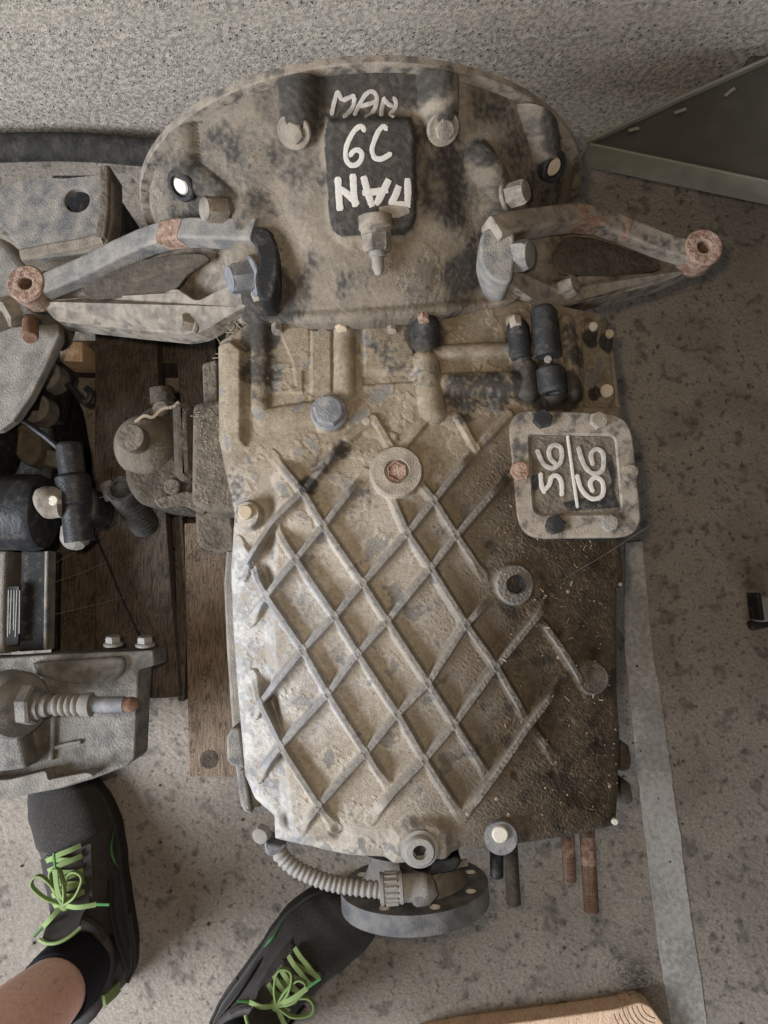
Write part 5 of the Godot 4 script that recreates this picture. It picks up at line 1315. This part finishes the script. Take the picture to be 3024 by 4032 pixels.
	commit("cable", Shape.new().tube(curve([Vector3(-0.3597, 0.26, -0.1406), Vector3(-0.3657, 0.26, -0.154), Vector3(-0.378, 0.26, -0.1675), Vector3(-0.3991, 0.26, -0.1837), Vector3(-0.4211, 0.26, -0.1973), Vector3(-0.4536, 0.26, -0.2055)], .006), .0035, 8), M.deep_black, t)
	commit("cable", Shape.new().tube(curve([Vector3(-0.3856, 0.13, -0.083), Vector3(-0.3631, 0.13, -0.0404), Vector3(-0.3418, 0.13, 0.0077), Vector3(-0.3171, 0.13, 0.0552), Vector3(-0.3033, 0.13, 0.0729)], .008), .0016, 6), M.deep_black, t)
	var web := Shape.new()
	for q in [[Vector3(-0.3976, 0.2, -0.0346), Vector3(-0.3695, 0.14, -0.07)], [Vector3(-0.4019, 0.2, -0.0095), Vector3(-0.3591, 0.14, -0.037)], [Vector3(-0.3158, 0.28, -0.1033), Vector3(-0.2956, 0.27, -0.1114)], [Vector3(-0.4027, 0.2, 0.0292), Vector3(-0.337, 0.13, 0.0077)]]:
		web.tube([q[0], q[0].lerp(q[1], .5) + Vector3(0, -.006, 0), q[1]], .00022, 4, false)
	commit("cobweb", web, M.cobweb, t)
	# plate under the hooked bracket
	commit("smooth_cover", Shape.new().prism(rounded([Vector3(-0.5571, 0.24, -0.435), Vector3(-0.4613, 0.24, -0.432), Vector3(-0.4273, 0.24, -0.3879), Vector3(-0.411, 0.24, -0.3529), Vector3(-0.4214, 0.24, -0.3183), Vector3(-0.5488, 0.24, -0.3154)], .02), .10, .012), M.pale_plate, t)


func build_loose_bracket() -> void:
	var t := thing("steel_bracket", "dusty steel bracket plate with a round hole and folded edges", "bracket", Vector3(-0.5162, 0.0, -0.5837))
	# plate with a real hole: rings from the hole out to the outline
	var out := rounded([Vector3(-0.4327, 0.315, -0.4417), Vector3(-0.4128, 0.315, -0.4543), Vector3(-0.3821, 0.315, -0.4598), Vector3(-0.3588, 0.315, -0.4581), Vector3(-0.3176, 0.315, -0.4625), Vector3(-0.3046, 0.315, -0.4598), Vector3(-0.3005, 0.315, -0.4118), Vector3(-0.3053, 0.315, -0.3795), Vector3(-0.3214, 0.315, -0.3726), Vector3(-0.3518, 0.315, -0.3678), Vector3(-0.3924, 0.315, -0.3635), Vector3(-0.4089, 0.315, -0.3849), Vector3(-0.4309, 0.315, -0.4118)], .006)
	var c: Vector3 = Vector3(-0.3416, 0.315, -0.4325)
	var n := 120
	var hole := []
	var rim := []
	var edge := []
	for i in n:
		var an := TAU * i / n
		var d := Vector3(cos(an), 0, sin(an))
		hole.append(c + d * .0142)
		rim.append(c + d * .0165)
		var far := 0.0
		for k in out.size():
			var a: Vector3 = out[k] - c
			var b: Vector3 = out[(k + 1) % out.size()] - c
			var hit = Geometry2D.segment_intersects_segment(Vector2.ZERO, Vector2(d.x, d.z), Vector2(a.x, a.z), Vector2(b.x, b.z))
			if hit != null: far = maxf(far, hit.length())
		edge.append(c + d * maxf(far, .02))
	var dn := Vector3(0, -.008, 0)
	var s := Shape.new()
	s.rings([hole.map(func(p): return p + dn * 1.0), hole.map(func(p): return p + dn * .15), rim, edge.map(func(p): return p.lerp(c, .03)), edge.map(func(p): return p + dn * .2), edge.map(func(p): return p + dn), hole.map(func(p): return p + dn)])
	commit("plate", s, M.dusty_grey, t)
	commit("front_fold", Shape.new().bar(curve([Vector3(-0.4, 0.3, -0.368), Vector3(-0.3692, 0.3, -0.3745), Vector3(-0.3382, 0.3, -0.38), Vector3(-0.3114, 0.3, -0.3871)], .01), .014, .036, Vector3.UP, .3), M.dust_layer, t)
	commit("side_fold", Shape.new().bar(curve([Vector3(-0.3122, 0.298, -0.387), Vector3(-0.3094, 0.298, -0.4211), Vector3(-0.3115, 0.298, -0.4701)], .01), .012, .044, Vector3.UP, .3), M.brown_dirt, t)
	commit("spacer", Shape.new().box(Vector3(-0.4005, 0.25, -0.3803), Vector3(.03, .05, .02), Basis(), .002), M.worn_black, t)
	commit("upright_or_hole_fill", Shape.new().box(Vector3(-0.318, 0.3, -0.42) - Vector3(0, .155, 0), Vector3(.03, .28, .05), Basis(), .003), M.worn_black, t)
	commit("upright_or_hole_fill", Shape.new().box(Vector3(-0.3936, 0.2, -0.4983) - Vector3(0, .1, 0), Vector3(.07, .2, .07), Basis(), .003), M.deep_black, t)  # dark block added beneath so the hole in the plate looks shaded
	commit("upright_or_hole_fill", Shape.new().box(Vector3(-0.4035, 0.3, -0.4311) - Vector3(0, .155, 0), Vector3(.06, .28, .05), Basis(), .003), M.worn_black, t)


func build_plank() -> void:
	var t := thing("timber_offcut", "pale fresh pine timber offcut with visible end grain", "timber", Vector3(0.2711, 0.0, 0.585))
	var q: Array = [Vector3(0.044, 0.03, 0.5989), Vector3(0.1029, 0.03, 0.5884), Vector3(0.1944, 0.03, 0.5779), Vector3(0.3132, 0.03, 0.5627), Vector3(0.3481, 0.03, 0.5539), Vector3(0.3616, 0.03, 0.5592), Vector3(0.3842, 0.03, 0.5896), Vector3(0.3987, 0.03, 0.6267), Vector3(0.0314, 0.03, 0.6497)]
	commit("plank", Shape.new().prism(rounded(q, .004, 3), .03, .002), M.fresh_pine, t)
	var heart: Vector3 = Vector3(0.3706, 0.0302, 0.5544)
	for k in 7:
		var e := []
		for i in 12:
			var an := lerpf(1.75, 3.0, i / 11.0)
			e.append(heart + Vector3(cos(an) * (.020 + .006 * k) * 1.1, 0, sin(an) * (.020 + .006 * k)))
		e = e.filter(func(p): return Geometry2D.is_point_in_polygon(Vector2(p.x, p.z), PackedVector2Array(q.map(func(r): return Vector2(r.x, r.z)))))
		if e.size() > 2: commit("growth_ring", Shape.new().bar(e, .0009, .0006), M.pallet_wood_pale, t)


func build_small_things() -> void:
	var t := thing("metal_clip", "small grey metal clip lying alone on the floor by the edge", "clip", Vector3(0.5647, 0.0, 0.0291))
	commit("body", Shape.new().box(Vector3(0.5524, 0.02, 0.0246), Vector3(.034, .03, .036), Basis.from_euler(Vector3(0, .08, 0)), .003), M.steel, t)
	commit("edge", Shape.new().box(Vector3(0.5374, 0.022, 0.0219), Vector3(.006, .034, .04), Basis.from_euler(Vector3(0, .08, 0)), .002), M.worn_black, t)
	commit("foot", Shape.new().box(Vector3(0.5534, 0.008, 0.0464), Vector3(.04, .014, .014), Basis.from_euler(Vector3(0, .2, 0)), .003), M.worn_black, t)
	var rng := RandomNumberGenerator.new()
	rng.seed = 77
	# a ball of dust and hair on the floor
	var s := Shape.new()
	var at: Vector3 = Vector3(0.3484, 0.006, 0.5335)
	for k in 46:
		var p := []
		var c := at + Vector3(rng.randf_range(-.02, .02), rng.randf_range(-.003, .006), rng.randf_range(-.018, .018))
		var r := rng.randf_range(.005, .018)
		var a0 := rng.randf() * TAU
		for i in 9:
			var an := a0 + i * .55
			p.append(c + Vector3(cos(an) * r, rng.randf_range(0, .004) + .002, sin(an) * r * .8))
		s.tube(p, .00018, 4, false)
	var o := commit("dust_ball", s, M.rubber, self, 60)
	tag(o, "loose grey ball of dust and hair on the floor beside the timber", "dust", "", "stuff")
	# chips, straw and crumbs: on the oily half of the gear case and on the floor
	s = Shape.new()
	for k in 200:
		var u := rng.randf()
		var x := lerpf(.06, .215, sqrt(u))
		var z := rng.randf_range(-.12, .22)
		look(Vector2(x, z), case_features)
		var p := on_case(Vector2(x, z), found_h + .0008)
		var l := rng.randf_range(.0006, .0020) if rng.randf() < .85 else rng.randf_range(.003, .007)
		s.box(p, Vector3(l, rng.randf_range(.0004, .0009), rng.randf_range(.0005, .0014)), Basis.from_euler(Vector3(rng.randf_range(-.2, .2), rng.randf() * TAU, rng.randf_range(-.3, .3))), .0002)
	for k in 150:
		var x := rng.randf_range(-.15, .05)
		var z := rng.randf_range(-.24, .2)
		look(Vector2(x, z), case_features)
		if z > 0.0 and x < -.10: continue
		s.box(on_case(Vector2(x, z), found_h + .0008), Vector3(rng.randf_range(.0006, .0018), .0005, rng.randf_range(.0005, .0010)), Basis.from_euler(Vector3(0, rng.randf() * TAU, 0)), .0002)
	var box: Node = get_node("gearbox")
	var chips := commit("chaff", s, M.straw, box)
	chips.set_meta("kind", "stuff")
	s = Shape.new()
	for k in 160:
		var p := Vector3(rng.randf_range(-.62, .72), 0.001, rng.randf_range(-.55, .75))
		var l := rng.randf_range(.0008, .0028)
		s.lathe(p, Vector3(rng.randf_range(-.3, .3), 1, rng.randf_range(-.3, .3)), [[l, -.001], [l * .9, l * .5], [l * .4, l * .9]], 6, rng.randf())
	o = commit("grit", s, M.brown_dirt, self, 20)
	tag(o, "dark grit and crumbs scattered over the concrete floor", "grit", "", "stuff")
	# pale paint and plaster crumbs on the right of the case
	for q in [Vector2(0.1737, 0.0117), Vector2(0.2371, 0.0083), Vector2(0.1996, 0.1992), Vector2(0.0949, 0.207), Vector2(0.0577, 0.2015), Vector2(0.0849, 0.1917), Vector2(0.1568, 0.0728)]:
		look(q, case_features)
		var p := on_case(q, found_h)
		commit("crumb", Shape.new().lathe(p, Vector3(.2, 1, .1), [[.0024, -.001], [.0020, .0006], [.0008, .0010]], 5, q.x * 90), M.straw, box)
	# cobweb threads between the cover and the case
	s = Shape.new()
	for k in 1:
		var off := Vector3(rng.randf_range(-.003, .003), rng.randf_range(-.003, .003), rng.randf_range(-.003, .003))
		var a: Vector3 = Vector3(0.2655, 0.36, -0.0455)
		var b: Vector3 = Vector3(0.169, 0.374, 0.0016)
		s.tube([a + off, a.lerp(b, .5) + off * .3 + Vector3(0, -.003, 0), b + off * .6], .00013, 4, false)
	commit("cobweb", s, M.cobweb, box)
	# frayed fibres and dirt that hang in the corner by the left bracket
	s = Shape.new()
	for k in 70:
		var a: Vector3 = Vector3(-0.1318, 0.37, -0.2606)
		a += Vector3(rng.randf_range(-.012, .016), rng.randf_range(-.02, .012), rng.randf_range(-.02, .018))
		s.tube([a, a + Vector3(rng.randf_range(-.012, .008), rng.randf_range(0, .01), rng.randf_range(-.012, .012)), a + Vector3(rng.randf_range(-.02, .012), rng.randf_range(0, .014), rng.randf_range(-.02, .02))], .0004, 4, false)
	commit("fibres", s, M.straw, box).set_meta("kind", "stuff")

# ---------------------------------------------------------------- the person looking down

func shoe_top(w: float, side := 0.0) -> float:
	# height of the upper above its length w (0 heel .. 1 toe) at a place across it
	var keys := [[0.0, .040], [.04, .066], [.12, .080], [.25, .082], [.36, .083], [.46, .080], [.56, .071], [.68, .060], [.80, .050], [.90, .040], [.96, .030], [1.0, .016]]
	return pick(keys, w) * sqrt(maxf(0.05, 1.0 - pow(absf(side), 2.6)))


func shoe_half(w: float) -> float:
	return pick([[0.0, .012], [.03, .026], [.08, .034], [.18, .0385], [.32, .0385], [.45, .0405], [.58, .046], [.70, .0505], [.80, .050], [.88, .044], [.94, .034], [.98, .020], [1.0, .006]], w)


func shoe_bend(w: float, s: float) -> float:
	return s * (.010 * sin(w * PI) - .010 * smoothstep(.6, 1.0, w))


func pick(keys: Array, w: float) -> float:
	for i in range(1, keys.size()):
		if w <= keys[i][0]:
			return lerpf(keys[i - 1][1], keys[i][1], smoothstep(0, 1, (w - keys[i - 1][0]) / (keys[i][0] - keys[i - 1][0])))
	return keys[-1][1]


func build_shoe(person: Node, heel: Vector3, toe: Vector3, hand: float, leg_dir: Vector3) -> void:
	var fwd := (toe - heel)
	fwd.y = 0
	var L := fwd.length()
	fwd = fwd.normalized()
	var right := fwd.cross(Vector3.UP)
	var put := func(x: float, y: float, w: float) -> Vector3:
		return heel + fwd * (w * L) + right * (x + shoe_bend(w, hand)) + Vector3(0, y - heel.y, 0)
	var upper := func(side: float, w: float, lift: float) -> Vector3:
		return put.call(side * shoe_half(w) * .97, .014 + shoe_top(w, side) + lift, w)
	var s := Shape.new()
	var rr := []
	for k in 41:
		var w := k / 40.0
		var ring := []
		for i in 25:
			var an := PI * i / 24.0
			var x := cos(an)
			var y := pow(sin(an), .62)
			x = signf(x) * pow(absf(x), .8)
			ring.append(put.call(x * shoe_half(w), .012 + shoe_top(w) * y, w))
		rr.append(ring)
	s.rings(rr, false)
	var shoe := commit("shoe", s, M.shoe_leather, person, 60)
	# mesh toe box, proud of the upper, with a stitched edge
	s = Shape.new()
	rr = []
	for k in 15:
		var w := lerpf(.70, .985, k / 14.0)
		var ring := []
		for i in 21:
			var an := lerpf(.22, PI - .22, i / 20.0)
			var x := signf(cos(an)) * pow(absf(cos(an)), .8)
			var ww: float = w - (.05 * (1.0 - absf(x)) if k == 0 else 0.0)
			ring.append(put.call(x * shoe_half(ww) * 1.012, .0135 + shoe_top(ww) * pow(sin(an), .62), ww))
		rr.append(ring)
	s.rings(rr, false)
	commit("toe_mesh", s, M.shoe_mesh, shoe, 60)
	# sole: foot-shaped slab with a rolled edge
	var outline := []
	for k in 33:
		var w := k / 32.0
		outline.append(put.call(shoe_half(w) + .005, .026, w))
	for k in 33:
		var w := 1.0 - k / 32.0
		outline.append(put.call(-shoe_half(w) - .005, .026, w))
	commit("sole", Shape.new().prism(outline, .024, .005), M.shoe_rubber, shoe, 50)
	var foxing := []
	for k in 12:
		var w := lerpf(.02, .30, k / 11.0)
		foxing.append(put.call(hand * (shoe_half(w) + .0050), .024, w))
	commit("sole_accent", Shape.new().tube(foxing, .0022, 6), M.shoe_mesh, shoe)
	foxing = []
	for k in 8:
		var w := lerpf(.50, .66, k / 7.0)
		foxing.append(put.call(hand * (shoe_half(w) + .001), .030 + .018 * sin(k / 7.0 * PI), w))
	commit("sole_accent", Shape.new().tube(foxing, [.0003, .0008, .0014, .0018, .0018, .0014, .0008, .0003], 6), M.bright_green, shoe)
	# collar round the opening
	var collar := []
	for k in 33:
		var an := TAU * k / 32.0
		var w := .225 + .185 * cos(an)
		collar.append(put.call(.034 * sin(an), .093 + .006 * cos(an * 2.0) + .010 * maxf(0, -cos(an)), w))
	commit("collar", Shape.new().tube(collar, .0075, 10), M.shoe_leather, shoe, 60)
	var edge := []
	for k in 18:
		var an := lerpf(-1.2, 2.6, k / 17.0) * -hand
		edge.append(put.call(.0375 * sin(an), .099 + .006 * cos(an * 2.0) + .010 * maxf(0, -cos(an)), .225 + .200 * cos(an)))
	commit("collar_piping", Shape.new().tube(edge, .0018, 6), M.shoe_mesh, shoe, 60)
	# heel pull tab
	commit("heel_tab", Shape.new().bar(curve([put.call(hand * .030, .060, .06), put.call(hand * .033, .085, .075), put.call(hand * .030, .108, .085)], .004), .013, .004, (right * hand + Vector3(0, .2, 0)).normalized()), M.lace, shoe)
	# side overlays
	for side in [-1.0, 1.0]:
		var q := []
		for k in 9:
			var w := lerpf(.40, .66, k / 8.0)
			q.append(upper.call(side * lerpf(.50, .56, k / 8.0), w, .0022))
		commit("eyelet_band", Shape.new().bar(q, .017, .003, Vector3.UP), M.shoe_leather, shoe, 50)
		for k in 5:
			commit("eyelet", Shape.new().lathe(upper.call(side * .52, .43 + .053 * k, .0030), Vector3(right.x * side * .5, 1, right.z * side * .5), [[.0030, 0], [.0030, .0012], [.0014, .0012], [.0012, .0002], [0, .0002]], 10), M.shoe_rubber, shoe)
		var o := []
		for k in 9:
			var w := lerpf(.10, .48, k / 8.0)
			o.append(put.call(side * (shoe_half(w) * .985 + .0006), .040 + .026 * sin(k / 8.0 * 2.6), w))
		commit("side_overlay", Shape.new().bar(o, .003, .012, Vector3.UP, .4), M.shoe_rubber, shoe, 50)
	# tongue, standing up against the shin, with a green edge
	var tongue := Shape.new()
	rr = []
	for k in 11:
		var w := lerpf(.62, .385, k / 10.0)
		var ring := []
		var y := shoe_top(maxf(w, .45)) + .017 + (.040 * smoothstep(.45, .385, w))
		for i in 9:
			var x := lerpf(-1, 1, i / 8.0)
			ring.append(put.call(x * lerpf(.020, .027, k / 10.0) * (1.0 if k < 9 else .86), y - .008 * x * x, w + .02 * x * x))
		for i in 9:
			var x := lerpf(1, -1, i / 8.0)
			ring.append(put.call(x * lerpf(.020, .027, k / 10.0) * (1.0 if k < 9 else .86), y - .008 * x * x - .005, w + .02 * x * x))
		rr.append(ring)
	tongue.rings(rr)
	tongue.fan(rr[0], true); tongue.fan(rr[-1])
	commit("tongue", tongue, M.shoe_leather, shoe, 50)
	var te := []
	for i in 13:
		var x := lerpf(-1, 1, i / 12.0)
		te.append(put.call(x * .0265, shoe_top(.45) + .0585 - .009 * x * x, .382 + .022 * x * x))
	commit("tongue_edge", Shape.new().tube(te, .0022, 8), M.lace, shoe, 60)
	# stitching along the toe cap and the overlays
	for row in [.690, .700, .66]:
		var q := []
		for i in 25:
			var x := lerpf(-.93, .93, i / 24.0)
			q.append(upper.call(x, row - .05 * (1.0 - absf(x)) + (.03 if row == .66 else 0.0), .0008))
		for i in range(0, 24, 1):
			commit("stitch", Shape.new().tube([q[i].lerp(q[i + 1], .1), q[i].lerp(q[i + 1], .6)], .0006, 5), M.shoe_mesh, shoe)
	# laces: rows across, then the bow
	for k in 5:
		var w := .665 - .044 * k
		var a := []
		for i in 9:
			var x := lerpf(-.50, .50, i / 8.0)
			a.append(upper.call(x, w + .020 * (x * hand) - .012 * absf(x) + .006 * sin(k * 2.0), .0065 + .0030 * cos(x * 3.0)))
		commit("lace", Shape.new().bar(a, .0068, .0022, Vector3.UP, .4), M.lace, shoe, 60)
		if k < 4:
			var b := []
			for i in 7:
				var x := lerpf(-.46, .30, i / 6.0) * hand
				b.append(upper.call(x, w - .010 - .030 * (i / 6.0), .0050))
			commit("lace", Shape.new().bar(b, .0062, .0020, Vector3.UP, .4), M.lace, shoe, 60)
	var kn: Vector3 = upper.call(.0, .485, .015)
	commit("lace_knot", Shape.new().lathe(kn - Vector3(0, .005, 0), Vector3(.1, 1, 0), [[.006, 0], [.0085, .004], [.006, .009], [.0, .010]], 12), M.lace, shoe)
	var up := Vector3.UP
	for q in [[.030, .034, .016, .010], [-.022, .042, .013, .010], [.004, .046, .010, .008]]:
		var d: Vector3 = right * q[0] + fwd * q[1]
		var sd := d.normalized().cross(up)
		var lp := curve([kn, kn + d * .45 + sd * q[3] + up * .010, kn + d * .95 + sd * q[3] * .9 + up * .012, kn + d * 1.06 + up * .012, kn + d * .92 - sd * q[3] * .9 + up * .010, kn + d * .45 - sd * q[3] * .8 + up * .006, kn], .003)
		commit("lace_loop", Shape.new().bar(lp, .0026, .0078, Vector3.UP, .4), M.lace, shoe, 60)
	for q in [[.052, -.012, .004], [.012, .062, .020], [-.036, -.022, .004]]:
		var d: Vector3 = right * q[0] + fwd * q[1]
		var lp := curve([kn, kn + d * .4 + up * (.008 + q[2] * .4), kn + d * .8 + up * q[2]], .004)
		commit("lace_end", Shape.new().bar(lp, .0064, .0022, Vector3.UP, .4), M.lace, shoe, 60)
		commit("lace_tip", Shape.new().tube([lp[-1], lp[-1] + d * .34 + up * .003], .0018, 6), M.bright_green, shoe)


func build_person() -> void:
	var heel_l: Vector3 = Vector3(-0.3754, 0.03, 0.5451)
	var toe_l: Vector3 = Vector3(-0.4609, 0.03, 0.244)
	var heel_r: Vector3 = Vector3(-0.2189, 0.03, 0.6238)
	var toe_r: Vector3 = Vector3(-0.0303, 0.03, 0.4149)
	heel_l.y = 0; toe_l.y = 0; heel_r.y = 0; toe_r.y = 0
	var person := thing("person", "person in black trainers with green laces, feet at the gearbox's end", "person", (heel_l + heel_r) * .5)
	var al := heel_l.lerp(toe_l, .225)
	var ar := heel_r.lerp(toe_r, .225)
	# both legs up to the hips are one body; it stands almost upright over the shoes
	var s := Shape.new()
	var body_l := [al + Vector3(.002, .05, 0), al + Vector3(0, .09, .002), al + Vector3(-.004, .13, .004), al + Vector3(-.010, .18, .004), al + Vector3(-.016, .24, .008), al + Vector3(-.020, .31, .012), al + Vector3(-.018, .40, .012), al + Vector3(-.010, .47, .02), al + Vector3(0, .52, .035), al + Vector3(.03, .66, .09), al + Vector3(.07, .80, .15), al + Vector3(.11, .92, .20), al + Vector3(.15, .99, .21)]
	var rad := [.034, .035, .038, .044, .053, .058, .056, .055, .058, .070, .080, .088, .06]
	var body_r := [ar + Vector3(0, .05, 0), ar + Vector3(0, .09, .004), ar + Vector3(0, .13, .008), ar + Vector3(0, .18, .012), ar + Vector3(0, .24, .016), ar + Vector3(0, .31, .02), ar + Vector3(0, .40, .02), ar + Vector3(0, .47, .02), ar + Vector3(0, .52, .03), ar + Vector3(-.02, .66, .06), ar + Vector3(-.03, .80, .09), ar + Vector3(-.05, .92, .12), ar + Vector3(-.06, .99, .12)]
	s.tube(body_l, rad, 28)
	s.tube(body_r, rad, 28)
	s.tube([body_l[11], body_l[11].lerp(body_r[11], .5) + Vector3(0, .06, .01), body_r[11]], [.085, .11, .085], 24)
	commit("body", s, M.skin, person, 70)
	for leg in [body_l, body_r]:
		s = Shape.new()
		var sk := [leg[0] - Vector3(0, .02, 0), leg[0], leg[1], leg[2], leg[2].lerp(leg[3], .25)]
		s.tube(sk, [.036, .0435, .0455, .0455, .0440], 28, false)
		var mid: Vector3 = sk[4]
		s.tube([mid, mid + Vector3(0, .0025, 0)], [.0440, .040], 28, false)
		commit("sock", s, M.sock, person, 60)
		s = Shape.new()
		s.tube([leg[8] + Vector3(0, .02, .01), leg[9], leg[10], leg[11], leg[12]], [.085, .092, .10, .11, .10], 24)
		commit("shorts_leg", s, M.shorts, person, 60)
	commit("shorts_seat", Shape.new().tube([body_l[11], body_l[11].lerp(body_r[11], .5) + Vector3(0, .06, .01), body_r[11]], [.105, .13, .105], 24), M.shorts, person, 60)
	# short hairs on the shin
	var rng := RandomNumberGenerator.new()
	rng.seed = 5
	s = Shape.new()
	for k in 90:
		var h := rng.randf_range(.16, .34)
		var an := rng.randf() * TAU
		var i := 3 if h < .24 else 4
		var w := clampf((h - body_l[i].y) / (body_l[i + 1].y - body_l[i].y), 0, 1)
		var c: Vector3 = body_l[i].lerp(body_l[i + 1], w)
		var r: float = lerpf(rad[i], rad[i + 1], w)
		var d := Vector3(cos(an), 0, sin(an))
		var p := c + d * r
		s.tube([p, p + d * .002 + Vector3(rng.randf_range(-.002, .002), -.004, rng.randf_range(-.002, .002)), p + d * .003 + Vector3(rng.randf_range(-.003, .003), -.008, 0)], .00011, 3, false)
	commit("leg_hair", s, M.shoe_rubber, person, 60).set_meta("kind", "stuff")
	build_shoe(person, heel_l, toe_l, 1.0, Vector3.UP)
	build_shoe(person, heel_r, toe_r, -1.0, Vector3.UP)


func _ready() -> void:
	# camera: a phone held at waist height, looking almost straight down
	var cam := Camera3D.new()
	cam.name = "camera"
	add_child(cam)
	cam.position = Vector3(0, 1.07, 0)
	cam.rotation = Vector3(-PI / 2 + 0.11, 0, 0)
	cam.fov = 71.0
	cam.near = 0.02
	cam.far = 30.0
	var env := Environment.new()
	env.background_mode = Environment.BG_COLOR
	env.background_color = Color(.03, .029, .027).linear_to_srgb()
	env.tonemap_mode = Environment.TONE_MAPPER_LINEAR
	env.tonemap_exposure = 0.97
	env.sdfgi_enabled = true
	env.ssao_enabled = true
	env.ssil_enabled = true
	var we := WorldEnvironment.new()
	we.name = "environment"
	we.environment = env
	add_child(we)
	# the phone's flash beside the lens
	var flash := OmniLight3D.new()
	flash.name = "phone_flash"
	flash.light_color = Color(1.0, .90, .77)
	flash.light_energy = 0.28
	flash.light_size = 0.012
	flash.omni_range = 8.0
	flash.omni_attenuation = 2.0
	flash.shadow_enabled = true
	add_child(flash)
	flash.position = Vector3(-.035, 1.085, -.025)
	# daylight from the garage door behind the person, on the left
	var door := AreaLight3D.new()
	door.name = "door_daylight"
	door.light_color = Color(.95, .97, 1.0)
	door.light_energy = 23.0
	door.area_size = Vector2(1.5, 1.3)
	door.area_range = 12.0
	door.shadow_enabled = true
	add_child(door)
	door.position = Vector3(-2.35, 1.75, 1.15)
	door.look_at(Vector3(-.1, .15, .1))
	# the same daylight from the open doorway straight behind the person
	var back := AreaLight3D.new()
	back.name = "doorway_daylight"
	back.light_color = Color(.97, .98, 1.0)
	back.light_energy = 2.2
	back.area_size = Vector2(2.0, 1.2)
	back.area_range = 12.0
	back.shadow_enabled = true
	add_child(back)
	back.position = Vector3(.55, 1.35, 2.3)
	back.look_at(Vector3(.35, 0, .7))
	for q in [[noise_a, 3, .22, 4], [noise_b, 4, 1.3, 3], [noise_c, 5, .26, 4], [noise_flake, 6, .3, 3]]:
		q[0].seed = q[1]
		q[0].frequency = q[2]
		q[0].fractal_octaves = q[3]
		q[0].noise_type = FastNoiseLite.TYPE_SIMPLEX_SMOOTH
	noise_spots.seed = 8
	noise_spots.noise_type = FastNoiseLite.TYPE_CELLULAR
	noise_spots.frequency = 0.75
	noise_spots.fractal_type = FastNoiseLite.FRACTAL_NONE
	noise_spots.cellular_return_type = FastNoiseLite.RETURN_DISTANCE
	materials()
	build_setting()
	var box := thing("gearbox", "big dusty cast gearbox with ribbed case and painted bell housing", "gearbox", Vector3(.004, 0, 0), .065)
	build_bell(box)
	build_case(box)
	build_gearbox_parts(box)
	build_pallet()
	build_second_gearbox()
	build_loose_bracket()
	build_hose()
	build_sheet()
	build_plank()
	build_person()
	build_small_things()
